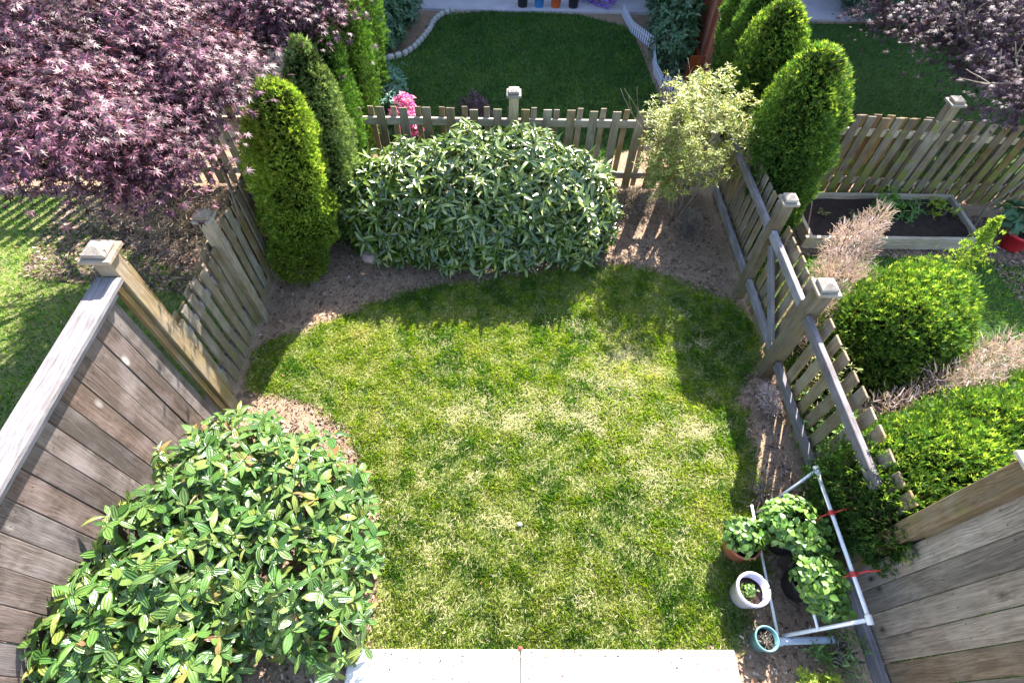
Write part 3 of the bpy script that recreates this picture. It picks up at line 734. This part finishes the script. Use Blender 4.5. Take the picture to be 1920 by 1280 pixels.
# ------------------------------------------------------------------ broad leaved shrubs: the 300 nearest leaves are single pieces
def leafy(label, lobes, mat, nclus, k, L, Wd, name, fold=.25, droop=.25, tilt=.3, singles=300, odd=None, oddf=0, inner=1500, zmin=.05, group=None, upmix=.6, cat='shrub', stems=60, clear=None, jit=.3):
    Lb = np.array(lobes); t = thing(name, label, cat, (Lb[:, 0].mean(), Lb[:, 1].mean(), 0), group)
    sg = 5 if singles else 2
    tv, tf, uv = leaf_template(1, Wd / L, sg, fold, droop)
    tvs = [leaf_template(1, Wd / L * q1, sg, fold * q2, droop * q3)[0] for q1, q2, q3 in ((1, 1, 1), (.82, 1.9, 2.1), (1.08, .5, -.2), (.7, 2.6, 1.4))]
    P, N = lobes_sample(lobes, nclus, .12, zmin)
    P = P + N * ((np.sin(P[:, :1] * 9 + 1) * np.sin(P[:, 1:2] * 11) + np.sin(P[:, :1] * 23) * np.sin(P[:, 1:2] * 19 + P[:, 2:] * 17)) * .045)
    if clear is not None: kk = clear(P); P, N = P[kk], N[kk]
    P = P + RNG.normal(size=P.shape) * .025
    PP, D, NN = rosettes(P, N, k, tilt, jit, upmix); R = frames(D, NN); S = L * (.6 + .6 * RNG.random(len(PP)))
    dist = np.linalg.norm(PP - CAMP, axis=1); vdir = (CAMP - PP) / dist[:, None]
    nrm = np.repeat(N, k, 0); score = S / dist * np.clip((nrm * vdir).sum(1), .1, 1) ** .5
    pick = np.zeros(len(PP), bool)
    if singles: pick[np.argsort(-score)[:singles]] = True
    isodd = RNG.random(len(PP)) < oddf; var = RNG.integers(0, 4, len(PP))
    if singles:
        me = [npmesh('leaf', q, tf, M[mat], uv=uv, smooth=True) for q in tvs]; me2 = npmesh('leaf', tv, tf, M[odd], uv=uv, smooth=True) if odd else None
        for i in np.nonzero(pick)[0]:
            m4 = Matrix.Translation(PP[i]) @ Matrix(R[i].tolist()).to_4x4() @ Matrix.Diagonal((S[i], S[i], S[i], 1))
            link('leaf', me2 if (odd and isodd[i]) else me[var[i]], m4, t)
    q = ~pick
    V, F, U = scatter(tv, tf, PP[q], R[q], S[q], uv)
    V = V.reshape(-1, len(tv), 3); vq = var[q]
    for j in range(1, 4):
        w_ = vq == j; V[w_] = scatter(tvs[j], tf, PP[q][w_], R[q][w_], S[q][w_])[0].reshape(-1, len(tv), 3)
    V = V.reshape(-1, 3); mi = np.repeat(isodd[q].astype(int), len(tf)) if odd else None
    stuff(link('foliage', npmesh('foliage', V, F, [M[mat]] + ([M[odd]] if odd else []), mi, U, True), Matrix(), t))
    if inner:
        P, N = lobes_sample([(a, b_, c, d * .82, e * .82, f * .85) for a, b_, c, d, e, f in lobes], inner, .35, zmin)
        if clear is not None: kk = clear(P); P, N = P[kk], N[kk]
        D = rand_unit(len(P)) + np.array([0, 0, .3])
        V, F, U = scatter(tv, tf, P, frames(D, N + RNG.normal(size=N.shape) * .5), L * (.9 + .6 * RNG.random(len(P))), uv)
        stuff(link('inner_foliage', npmesh('inner_foliage', V, F, M[mat], uv=U, smooth=True), Matrix(), t))
    if stems:
        parts = []; P, N = lobes_sample(lobes, stems, .25, .15)
        for p, n_ in zip(P, N):
            l = Lb[np.argmin(((Lb[:, :2] - p[:2]) ** 2).sum(1))]
            b0 = Vector((l[0] + (p[0] - l[0]) * .35 + random.uniform(-.08, .08), l[1] + (p[1] - l[1]) * .35, 0)); e = Vector(p)
            parts.append(tubemesh([b0, b0.lerp(e, .5) + Vector((random.uniform(-.05, .05), random.uniform(-.05, .05), .05)), e], [.009, .006, .003], None, 5))
        stuff(link('stems', mesh_from(parts, M['branch_wood']), Matrix(), t))
    return t
LAU = [(-1.40, 4.62, .34, .34, .46, .60), (-1.02, 4.68, .35, .52, .58, .68), (-.45, 4.78, .38, .62, .66, .78), (.15, 4.78, .38, .62, .66, .78), (.66, 4.62, .36, .44, .56, .66), (-.3, 4.50, .3, .7, .45, .6), (.3, 4.44, .3, .6, .42, .58), (-.9, 4.45, .28, .45, .4, .52), (-.3, 4.36, .2, .6, .35, .4), (.95, 4.75, .3, .25, .4, .5)]
leafy('wide glossy laurel mound in front of the rear picket fence', LAU, 'laurel', 1550, 6, .128, .037, 'laurel_shrub', .35, .35, .35, inner=2000, jit=.5)
VIB = [(-2.36, .40, .72, .26, .34, .42), (-2.30, .62, .62, .30, .42, .50), (-2.02, 1.50, .42, .46, .48, .50), (-1.55, 1.36, .34, .50, .50, .46), (-2.18, .92, .48, .42, .56, .60), (-1.50, .86, .34, .48, .48, .44), (-2.12, .25, .42, .44, .50, .52), (-1.28, 1.1, .25, .32, .55, .34), (-1.18, .62, .22, .24, .30, .32), (-2.2, -.3, .4, .4, .5, .5)]
leafy('broad green viburnum mound with ribbed leaves at the lower left', VIB, 'viburnum', 1150, 5, .108, .044, 'viburnum_shrub', .22, .30, .30, odd='viburnum_old', oddf=.03, inner=1500, stems=80)
leafy('dark glossy shrub inside the curved stone edging beyond the fence', [(-2.25, 9.15, .4, .55, .5, .55), (-2.6, 9.9, .5, .8, .8, .8), (-2.05, 9.9, .35, .5, .5, .5)], 'shade_shrub', 1300, 6, .12, .05, 'dark_shrub', singles=0, inner=1800, stems=20)
leafy('dark green shrub beside the red board fence', [(2.62, 8.75, .4, .30, .55, .7), (2.75, 9.8, .5, .35, .7, .9), (2.9, 10.8, .5, .35, .7, .9)], 'shade_shrub', 1100, 6, .09, .05, 'dark_shrub', singles=0, inner=1200, stems=20)
leafy('small teal leaved shrub behind the left end of the rear pickets', [(-1.62, 6.85, .2, .24, .35, .34), (-1.72, 7.5, .2, .25, .35, .3)], 'teal_shrub', 260, 6, .06, .02, 'low_shrub', singles=0, inner=200, stems=12)
leafy('small purple leaved shrub behind the rear fence', [(-.42, 6.95, .12, .20, .20, .26)], 'maple_dark', 200, 6, .045, .02, 'low_shrub', singles=0, inner=100, stems=8)
leafy('magenta flowering plant poking above the rear pickets', [(-1.32, 6.55, .38, .12, .14, .24), (-1.25, 6.35, .3, .12, .12, .2)], 'magenta', 190, 5, .045, .035, 'flowering_plant', singles=0, inner=60, stems=14, cat='plant', zmin=.25)
leafy('dark evergreen hedge at the top right beside the far grey patio', [(6.9, 10.6, .6, .9, .8, 1.0), (7.9, 10.3, .6, .9, .8, 1.0)], 'shade_shrub', 900, 6, .12, .05, 'dark_shrub', singles=0, inner=800, stems=10)
leafy('clump of violet flowers beside the far patio', [(1.72, 10.75, .15, .22, .18, .24), (1.45, 10.9, .15, .2, .15, .22)], 'violet', 160, 5, .05, .03, 'flowering_plant', singles=0, inner=60, stems=8, cat='plant')
# low things in the bottom right corner
leafy('bright yellow green low shrub at the bottom edge by the patio corner', [(2.12, .18, .06, .13, .12, .14)], 'cress', 130, 6, .035, .015, 'low_shrub', singles=0, inner=60, stems=6)
leafy('wispy green weeds at the foot of the tall beige fence', [(2.36, .40, .05, .10, .20, .14), (2.22, .42, .04, .09, .08, .1)], 'strawberry', 60, 4, .05, .012, 'low_shrub', singles=0, inner=20, stems=26)
leafy('green perennial growing through the gappy pickets', [(2.72, 1.95, .25, .16, .45, .3)], 'strawberry', 200, 5, .05, .03, 'low_shrub', singles=0, inner=120, stems=20)
leafy('straggly shrub behind the gappy pickets of the right fence', [(2.80, 2.45, .35, .20, .3, .4)], 'variegated', 120, 6, .035, .012, 'low_shrub', singles=0, inner=50, stems=40)

# ------------------------------------------------------------------ trees
def grow(start, direction, length, r, gens, spread, parts, tips, rnd, up=.15):
    """forked limbs; keeps the tips for foliage"""
    p = Vector(start); d = Vector(direction).normalized(); pts = [p.copy()]; rad = [r]; k = 4
    for i in range(k):
        d = (d + Vector((rnd.uniform(-1, 1), rnd.uniform(-1, 1), rnd.uniform(-.5, .5))) * .16 + Vector((0, 0, up * .3))).normalized()
        p = p + d * length / k; pts.append(p.copy()); rad.append(r * (1 - .35 * (i + 1) / k))
    parts.append(tubemesh(pts, rad, None, 7 if r > .02 else 5))
    if gens == 0: tips.append(p.copy()); return
    for j in range(rnd.choice((2, 3, 3))):
        nd = (d + Vector((rnd.uniform(-1, 1), rnd.uniform(-1, 1), rnd.uniform(-.6, .8))) * spread).normalized()
        grow(p if j < 2 else pts[3], nd, length * rnd.uniform(.62, .85), r * .58, gens - 1, spread, parts, tips, rnd, up)
STV, STF = star_template()
def maple(label, base, crown, mat, n, size, seed, trunkr=.07, layers=.1, extra=None):
    t = thing('maple_tree', label, 'tree', (*base, 0), 'purple maples'); rnd = random.Random(seed)
    cx, cy, cz, rx, ry, rz = crown; parts = []; tips = []
    fork = Vector((base[0] + (cx - base[0]) * .3, base[1] + (cy - base[1]) * .3, cz * .42))
    tr_ = tubemesh([(*base, -.02), Vector((*base, 0)).lerp(fork, .5) + Vector((.05, -.04, 0)), fork], [trunkr * 1.25, trunkr, trunkr * .85], None, 9)
    link('trunk', mesh_from([tr_], M['branch_wood']), Matrix(), t)
    for j in range(7):
        a = 2 * PI * j / 7 + rnd.random(); grow(fork, (math.cos(a) * rx, math.sin(a) * ry, rz * 1.0), max(rx, ry) * .45, trunkr * .5, 3, .75, parts, tips, rnd, .1)
    stuff(link('limbs', mesh_from(parts, M['branch_wood']), Matrix(), t))
    # drooping sprays of leaves on layered boughs
    nb = n // 60
    P, N = lobes_sample([crown] + (extra or []), nb, .5, cz - rz * .9)
    kk = (np.sin(P[:, 0] * 6.1) * np.sin(P[:, 1] * 7.3 + 1) + np.sin(P[:, 0] * 11 + P[:, 1] * 9 + P[:, 2] * 8)) > -.75; P, N = P[kk], N[kk]
    PP = np.repeat(P, 60, 0); NN = np.repeat(N, 60, 0); m = len(PP)
    t1, t2 = tangents(NN); u = RNG.normal(size=(m, 3)) * np.array([.14, .14, .03])
    PP = PP + u; PP[:, 2] -= (u[:, 0] ** 2 + u[:, 1] ** 2) * 1.3
    out = np.column_stack([u[:, :2] * 3 + NN[:, :2] * .5, -.35 + 0 * u[:, 0]]) + RNG.normal(size=(m, 3)) * .35
    up = np.array([0, 0, 1.0]) + NN * .5 + RNG.normal(size=(m, 3)) * .35
    V, F, _ = scatter(STV, STF, PP, frames(out, up), size * (.55 + .8 * RNG.random(m)))
    stuff(link('crown', npmesh('crown', V, F, M[mat]), Matrix(), t))
maple('large purple leaved maple filling the upper left', (-3.95, 5.0), (-3.4, 4.3, 2.3, 1.05, .85, .42), 'maple', 57000, .052, 3, .08,
      extra=[(-2.15, 5.35, 2.3, .70, .65, .40), (-2.95, 3.85, 1.85, .42, .36, .32), (-2.32, 4.05, 2.25, .30, .50, .24), (-2.38, 3.45, 2.0, .32, .42, .22), (-2.7, 3.2, 2.1, .4, .35, .22), (-2.78, 4.15, 1.5, .36, .36, .25), (-3.3, 4.1, 1.55, .5, .3, .22), (-3.8, 4.75, 1.3, .7, .3, .22), (-4.9, 4.95, 1.3, .9, .3, .22), (-3.0, 5.5, 2.2, .8, .8, .5), (-3.0, 3.0, 2.45, .62, .42, .26), (-2.7, 3.5, 2.2, .5, .4, .3), (-3.3, 3.6, 2.3, .7, .5, .3)])
maple('dark purple maple at the upper right above the mossy fence', (6.1, 5.75), (6.5, 6.9, 1.9, 1.5, 1.4, .8), 'maple_dark', 27000, .055, 5, .06,
      extra=[(5.2, 7.2, 1.6, .8, .8, .5), (6.3, 5.6, 1.5, .9, .7, .5), (5.7, 6.3, 1.5, .7, .6, .5), (7.0, 6.0, 1.0, .8, .5, .6), (5.55, 5.5, 1.35, .55, .40, .36), (6.1, 5.3, 1.1, .5, .4, .4)])
# a bare pale limb over the left pickets
t = thing('fallen_branch', 'pale bare branch lying across the left picket tops', 'branch', (-2.7, 4.4, .9))
tube('limb', [(-2.95, 4.75, 1.1), (-2.72, 4.35, 1.12), (-2.50, 3.95, 1.10), (-2.42, 3.75, 1.02)], [.02, .018, .014, .008], 'branch_wood', t, 7)
tube('twig', [(-2.72, 4.35, 1.12), (-2.60, 4.30, 1.2), (-2.55, 4.15, 1.22)], [.008, .006, .003], 'branch_wood', t, 5)
# slender bare branch by the mossy fence
t = thing('bare_sapling', 'slender bare sapling leaning in front of the mossy fence', 'tree', (5.55, 4.72, 0))
tube('stem', [(5.5, 4.75, 0), (5.52, 4.85, .35), (5.66, 4.85, .7), (5.95, 5.0, 1.05)], [.016, .014, .012, .007], 'branch_wood', t, 7)
tube('twig', [(5.52, 4.85, .35), (5.68, 4.75, .6), (5.8, 4.78, .85)], [.009, .006, .003], 'branch_wood', t, 5)

# pale variegated small tree in the right corner
def pale_tree():
    t = thing('small_tree', 'small airy tree with creamy yellow leaves by the gap in the rear fence', 'tree', (2.05, 5.0, 0)); rnd = random.Random(21)
    parts = []; tips = []
    for j in range(7):
        a = rnd.uniform(0, 2 * PI); s = Vector((2.03 + math.cos(a) * .05, 4.98 + math.sin(a) * .05, -.02))
        grow(s, (math.cos(a) * .35, math.sin(a) * .35, 1), .62, .015, 3, .62, parts, tips, rnd, .25)
    link('trunk', mesh_from(parts[:7], M['branch_wood']), Matrix(), t); stuff(link('limbs', mesh_from(parts[7:], M['branch_wood']), Matrix(), t))
    tp = np.array([tuple(x) for x in tips]); c = np.array([1.98, 4.92, 1.10]); v = (tp - c) / np.array([.66, .56, .66])
    l = np.linalg.norm(v, axis=1, keepdims=True); tp = c + v / np.maximum(1, l) * np.array([.66, .56, .66])
    P2, N2 = lobes_sample([(1.98, 4.92, 1.15, .62, .54, .60), (1.72, 4.72, .85, .34, .28, .30)], 480, .6, .45); tp = np.concatenate([tp, P2]); tp = tp[(np.sin(tp[:, 0] * 14) * np.sin(tp[:, 1] * 13 + 1) + np.sin(tp[:, 2] * 15 + tp[:, 0] * 6)) > -.6]
    P = np.repeat(tp, 6, 0) + RNG.normal(size=(len(tp) * 6, 3)) * .035
    PP, D, NN = rosettes(P, rand_unit(len(P)), 7, .35, .3, .7)
    tv = np.array([(0, 0, 0), (.14, .45, .03), (0, 1, -.1), (-.14, .45, .03)]); tf = np.array([(0, 1, 2, 3)])
    V, F, _ = scatter(tv, tf, PP, frames(D, NN), .042 * (.6 + .7 * RNG.random(len(PP))))
    stuff(link('crown', npmesh('crown', V, F, M['variegated']), Matrix(), t))
pale_tree()

# ------------------------------------------------------------------ dry shrubs made of thin twigs
def twiggy(label, lobes, mat, n, L, name='dry_shrub', w=.0035, group=None, up=.6, cat='shrub'):
    Lb = np.array(lobes); t = thing(name, label, cat, (Lb[:, 0].mean(), Lb[:, 1].mean(), 0), group)
    tv = np.array([(-w, 0, 0), (w, 0, 0), (w * .5, 1, 0), (-w * .5, 1, 0), (0, 0, -w), (0, 0, w), (0, 1, w * .5), (0, 1, -w * .5)]); tv[:, [0, 2]] /= L
    tf = np.array([(0, 1, 2, 3), (4, 5, 6, 7)])
    P, N = lobes_sample(lobes, n, .55, .02); D = N * .6 + np.array([0, 0, up]) + RNG.normal(size=(n, 3)) * .55
    V, F, _ = scatter(tv, tf, P, frames(D, rand_unit(n)), L * (.4 + .9 * RNG.random(n)))
    stuff(link('twigs', npmesh('twigs', V, F, M[mat]), Matrix(), t))
    parts = []
    for i in range(26):
        c = Lb[random.randrange(len(Lb))]; e = Vector(P[random.randrange(n)]); b0 = Vector((c[0] + random.uniform(-.05, .05), c[1] + random.uniform(-.05, .05), 0))
        parts.append(tubemesh([b0, b0.lerp(e, .6) + Vector((0, 0, .05)), e], [.008, .006, .003], None, 5))
    stuff(link('stems', mesh_from(parts, M['branch_wood']), Matrix(), t))
twiggy('dry pink heather between the raised bed and the rounded conifer', [(3.22, 3.42, .42, .30, .36, .48), (3.45, 3.9, .55, .24, .24, .40), (2.90, 3.15, .35, .25, .3, .42), (3.70, 4.12, .70, .14, .12, .26)], 'heather', 5600, .07, group='dry pink shrubs')
twiggy('dry pink heather between the two rounded conifers', [(3.60, 2.16, .50, .42, .26, .50), (4.05, 2.42, .62, .28, .24, .44), (3.15, 2.02, .4, .32, .24, .42)], 'heather', 5600, .07, group='dry pink shrubs')
twiggy('grey brown dead undergrowth beneath the left maple', [(-3.6, 4.6, .12, .6, .5, .22), (-4.3, 4.9, .12, .6, .4, .2), (-3.1, 4.9, .15, .35, .45, .25)], 'dry', 7000, .07, 'dead_undergrowth', .003, up=.3)
twiggy('small grey dead bush in the shaded soil under the creamy tree', [(2.12, 4.72, .12, .13, .16, .2)], 'dry', 1500, .05, 'dry_shrub', .003)
twiggy('sparse dry stems beside the white frame on the right', [(2.12, 1.55, .05, .1, .16, .16)], 'dry', 130, .12, 'dry_shrub', .003)
twiggy('brown dead stems at the foot of the pickets near the creamy tree', [(1.5, 5.15, .08, .35, .2, .18)], 'dry', 1500, .07, 'dead_undergrowth', .003, up=.4)

# ------------------------------------------------------------------ raised bed
rb = thing('raised_bed', 'pale timber raised bed with dark soil before the mossy fence', 'planter', (4.45, 4.9, 0))
c4 = [(3.42, 4.50), (5.36, 4.50), (5.44, 5.26), (3.60, 5.24)]
box('side_board', (2.0, .045, .17), (4.39, 4.50, .085), 'bed_x', rb); box('side_board', (1.95, .045, .17), (4.48, 5.26, .085), 'bed_x', rb)
box('end_board', (.045, .74, .168), (5.41, 4.88, .084), 'bed_y', rb, (0, 0, -.04)); box('end_board', (.045, .74, .168), (3.46, 4.88, .084), 'bed_y', rb)
V = []; nx, ny = 24, 10
for j in range(ny + 1):
    for i in range(nx + 1): V.append((3.46 + 1.95 * i / nx, 4.51 + .74 * j / ny, .11 + random.uniform(-.012, .012)))
F = [(j * (nx + 1) + i, j * (nx + 1) + i + 1, (j + 1) * (nx + 1) + i + 1, (j + 1) * (nx + 1) + i) for j in range(ny) for i in range(nx)]
me = bpy.data.meshes.new('soil'); me.from_pydata(V, [], F); me.materials.append(M['soil_dark']); me.update(); link('soil', me, Matrix(), rb)
leafy('tall leafy vegetable in the middle of the raised bed', [(4.42, 4.95, .22, .12, .12, .22)], 'veg', 60, 5, .07, .035, 'vegetable_plant', singles=0, inner=20, stems=8, cat='plant')
leafy('low drooping vegetable in the right half of the raised bed', [(4.80, 4.98, .16, .13, .10, .12)], 'veg', 26, 5, .09, .03, 'vegetable_plant', singles=0, inner=0, stems=5, cat='plant')
leafy('sprawling vegetable at the right end of the raised bed', [(5.15, 4.95, .16, .14, .12, .10)], 'cress', 22, 5, .08, .03, 'vegetable_plant', singles=0, inner=0, stems=5, cat='plant')
for i, (x, yy, lb) in enumerate(((3.75, 4.92, 'leftmost'), (3.95, 4.82, 'second'), (4.12, 4.9, 'third'))):
    leafy('%s of the pale seedlings in the raised bed' % lb, [(x, yy, .12, .05, .05, .07)], 'variegated', 10, 5, .035, .012, 'seedling', singles=0, inner=0, stems=3, cat='plant', group='seedlings in the raised bed')
# red pot with a broad leaved plant
def pot(name, label, loc, r, h, mat, rim=.012, soilz=.8, group=None, cat='pot'):
    t = thing(name, label, cat, loc, group)
    lathe('body', [(r * .72, 0), (r * .76, 0.004), (r * .97, h * .86), (r, h * .86), (r, h), (r - rim, h), (r - rim * 1.4, h * soilz), (.001, h * soilz)], loc, mat, t)
    lathe('soil', [(r - rim * 1.3, h * soilz - .01), (r - rim * 1.4, h * soilz + .004), (.001, h * soilz + .01)], loc, 'soil_dark', t)
    return t
pot('flower_pot', 'red plastic pot at the right edge near the mossy fence', (5.88, 4.56, 0), .15, .22, 'red_pot', .01)
leafy('broad dark green plant growing in the red pot', [(5.85, 4.66, .32, .15, .13, .09)], 'shade_shrub', 16, 5, .13, .12, 'potted_plant', singles=0, inner=6, stems=5, cat='plant', zmin=.22)
pot('flower_pot', 'second red pot partly cut off at the right edge', (6.12, 4.75, 0), .13, .2, 'red_pot', .01)

# ------------------------------------------------------------------ white frame with strawberries, pots
fk = thing('pipe_frame', 'white pipe frame tied with red cord against the right fence', 'plant frame', (2.15, 1.0, 0))
ya, yb = .56, 1.56
tube('top_pipe', [(2.335, ya - .02, .55), (2.335, yb + .02, .55)], .014, 'pvc', fk, 10)
tube('end_pipe', [(2.335, ya, .545), (1.985, ya - .03, .05)], .013, 'pvc', fk, 10)
tube('end_pipe', [(2.335, yb, .545), (2.05, yb - .15, .04)], .011, 'pvc', fk, 10)
tube('lower_pipe', [(1.93, ya - .03, .10), (1.99, 1.45, .10)], .010, 'pvc', fk, 10)
tube('lower_pipe', [(2.13, ya - .02, .28), (2.17, 1.45, .28)], .010, 'pvc', fk, 10)
for yy in (ya, yb): lathe('elbow', [(.001, -.03), (.02, -.028), (.021, .028), (.001, .03)], (2.335, yy, .55), 'pvc', fk, 12, (PI / 2, 0, 0))
gt = thing('box_pipe', 'pale blue grey length of box pipe lying at the front of the white frame', 'pipe', (2.12, .5, 0))
box('channel', (.40, .045, .045), (2.14, .50, .06), 'gutter', gt, (0, .02, .03), .012)
box('collar', (.035, .054, .054), (1.955, .494, .057), 'gutter', gt, (0, .02, .03), .01); box('collar', (.03, .052, .052), (2.325, .507, .063), 'gutter', gt, (0, .02, .03), .01)
for yy in (1.24, .83):
    parts = []
    for k in range(3): parts.append(tubemesh([(2.335 + .020 * math.cos(a), yy + (k - 1) * .012, .55 + .020 * math.sin(a)) for a in np.linspace(0, 2 * PI, 13)], .005, None, 6))
    parts.append(tubemesh([(2.35, yy, .56), (2.40, yy + .01, .60), (2.455, yy, .66)], .006, None, 6))
    parts.append(tubemesh([(2.32, yy, .54), (2.26, yy - .02, .52), (2.22, yy - .06, .46)], .005, None, 6))
    link('red_cord', mesh_from(parts, M['red_rope']), Matrix(), fk)
def straw(label, lobes, n, L=.05):
    Lb = np.array(lobes); t = thing('strawberry_plant', label, 'plant', (Lb[:, 0].mean(), Lb[:, 1].mean(), 0), 'strawberry plants')
    tv, tf, uv = leaf_template(1, .80, 3, .25, .35)
    P, N = lobes_sample(lobes, n, .35, .12); PP, D, NN = rosettes(P, N, 3, .15, .55, .4)
    V, F, U = scatter(tv, tf, PP, frames(D, NN), L * (.6 + .6 * RNG.random(len(PP))), uv)
    stuff(link('foliage', npmesh('foliage', V, F, M['strawberry'], uv=U, smooth=True), Matrix(), t))
    parts = []
    for p in P[:60]: e = Vector(p); c = Lb[0]; b0 = Vector((c[0], c[1], c[2] - c[5] * .6)); parts.append(tubemesh([b0, b0.lerp(e, .6) + Vector((0, 0, .03)), e], [.004, .003, .002], None, 5))
    stuff(link('stems', mesh_from(parts, M['veg']), Matrix(), t)); return t
lathe_t = pot('flower_pot', 'dark planter holding strawberries at the far end of the white frame', (2.17, 1.20, .0), .15, .26, 'black_pot', .01)
pot('flower_pot', 'dark planter holding strawberries at the near end of the white frame', (2.20, .86, .0), .14, .26, 'black_pot', .01)
straw('lush strawberry plant at the far end of the white frame', [(2.13, 1.22, .38, .24, .19, .18), (2.22, 1.08, .38, .17, .14, .15)], 380)
straw('lush strawberry plant at the near end of the white frame', [(2.20, .84, .38, .18, .18, .17), (2.24, .70, .34, .13, .12, .13)], 300)
pot('flower_pot', 'small terracotta pot under strawberry leaves at the lawn edge', (1.81, 1.13, 0), .125, .22, 'terracotta', .01)
straw('strawberry plant in the terracotta pot at the lawn edge', [(1.80, 1.16, .28, .15, .14, .12)], 170, .05)
pot('flower_pot', 'round lavender rimmed pot on the grass beside the white frame', (1.78, .80, 0), .118, .24, 'lavender_pot', .016, .62)
straw('small seedling plant inside the lavender rimmed pot', [(1.765, .80, .17, .06, .06, .06)], 26, .03)
pot('flower_pot', 'small dark teal pot at the end of the pale trough', (1.82, .50, 0), .082, .17, 'teal_pot', .010, .7)
twiggy('dry stalks in the small teal pot', [(1.82, .50, .13, .04, .04, .03)], 'dry', 60, .05, 'dead_plant', .003, cat='plant')

# ------------------------------------------------------------------ stones and bits on the ground
def rock(label, loc, s, seed, mat='rock', name='rock'):
    bm = bmesh.new(); bmesh.ops.create_icosphere(bm, subdivisions=2, radius=1); rr = random.Random(seed)
    for v in bm.verts: v.co = Vector((v.co.x * s[0], v.co.y * s[1], v.co.z * s[2])) * (1 + rr.uniform(-.12, .12))
    me = bpy.data.meshes.new('rock'); bm.to_mesh(me); bm.free(); me.materials.append(M[mat]); me.polygons.foreach_set('use_smooth', [False] * len(me.polygons))
    return tag(link(name, me, Matrix.Translation(loc)), label, 'rock')
rock('pinkish rock at the left foot of the laurel', (-1.50, 4.22, .04), (.10, .08, .07), 2)
twiggy('pale pink dry tuft at the foot of the stout right post', [(2.40, 2.42, .06, .07, .16, .16)], 'heather', 500, .06, 'dry_shrub', .003)
rock('tiny grey pebble in the middle of the lawn', (.13, 1.31, .025), (.022, .016, .014), 5, 'stone', 'pebble')
rock('tiny red scrap on the patio joint', (.128, .452, .045), (.018, .012, .006), 6, 'red_rope', 'red_scrap')
# stone edging, a line of little stones
se = thing('stone_edging', 'curved row of pale stones around the far dark shrub', 'edging', (-1.8, 8.9, 0))
pts = [(-2.35, 8.55), (-2.1, 8.62), (-1.85, 8.68), (-1.66, 8.8), (-1.52, 9.05), (-1.42, 9.35), (-1.34, 9.65), (-1.30, 9.95), (-1.2, 10.2), (-1.0, 10.4)]
def along(pts, step):
    out = []; carry = 0
    for (x1, y1), (x2, y2) in zip(pts, pts[1:]):
        L = math.hypot(x2 - x1, y2 - y1); s = carry
        while s < L: out.append((x1 + (x2 - x1) * s / L, y1 + (y2 - y1) * s / L, math.atan2(y2 - y1, x2 - x1))); s += step
        carry = s - L
    return out
for x, y, a in along(pts, .125): link('stone', boxmesh((.11, .07, .09), M['stone'], .02, .006, 9), Matrix.Translation((x, y, .04)) @ Euler((0, 0, a + random.uniform(-.2, .2))).to_matrix().to_4x4(), se)
we = thing('white_edging', 'low white picket edging along the right side of the shaded lawn', 'edging', (2.3, 8.8, 0))
pts = [(2.05, 10.35), (2.12, 9.7), (2.42, 9.1), (2.34, 8.7), (2.3, 8.3), (2.34, 7.95), (2.62, 7.78), (2.82, 7.74)]
for x, y, a in along(pts, .062): link('picket', boxmesh((.04, .008, .20), M['white_plastic'], .003), Matrix.Translation((x, y, .10)) @ Euler((0, 0, a)).to_matrix().to_4x4(), we)
for (x1, y1), (x2, y2) in zip(pts, pts[1:]): beam('rail', (x1, y1, .13), (x2, y2, .13), .012, .02, 'white_plastic', we, 'x')

# ------------------------------------------------------------------ far patio and house
struct(box('far_patio', (5.4, 1.0, .08), (.5, 10.94, -.002), 'concrete_grey'))
struct(box('far_patio', (4.2, .9, .08), (6.4, 10.75, -.004), 'concrete_grey'))
hz = thing('house', 'lilac grey sided terrace house beyond the far lawn', 'building', (0, 14, 0))
box('wall', (22, 5, 4.3), (0, 14.05, 2.15), 'siding', hz, bev=0)
for k in range(24): box('siding_board', (22, .03, .165), (0, 11.54, .12 + k * .178), 'siding', hz, (.06, 0, 0), .002)
for k, x in enumerate((-8, -4.5, -1, 2.5, 6, 9)):
    f = box('window', (1.3, .08, 1.2), (x, 11.50, 1.7), 'white_plastic', hz); box('pane', (1.14, .02, 1.04), (x, 11.45, 1.7), 'glass', f)
box('roof', (22.6, 5.8, .25), (0, 14.0, 4.43), 'roofing', hz)
for nm, lb, x, r, h, m in (('planter_pot', 'black pot on the far patio, left of the blue one', .26, .11, .32, 'black_pot'), ('planter_pot', 'bright blue pot on the far patio', .56, .10, .30, 'blue_pot'),
    ('planter_pot', 'orange pot on the far patio', .86, .105, .26, 'orange_pot'), ('planter_pot', 'black pot on the far patio, right of the orange one', 1.18, .11, .34, 'black_pot')):
    pot(nm, lb, (x, 10.60, .038), r, h, m, .012)
globe('clipped dark green ball shrub at the foot of the far wall', [(1.75, 11.2, .4, .3, .25, .35)], 'thuja_dark', 900, .06, group=None, name='ball_shrub')
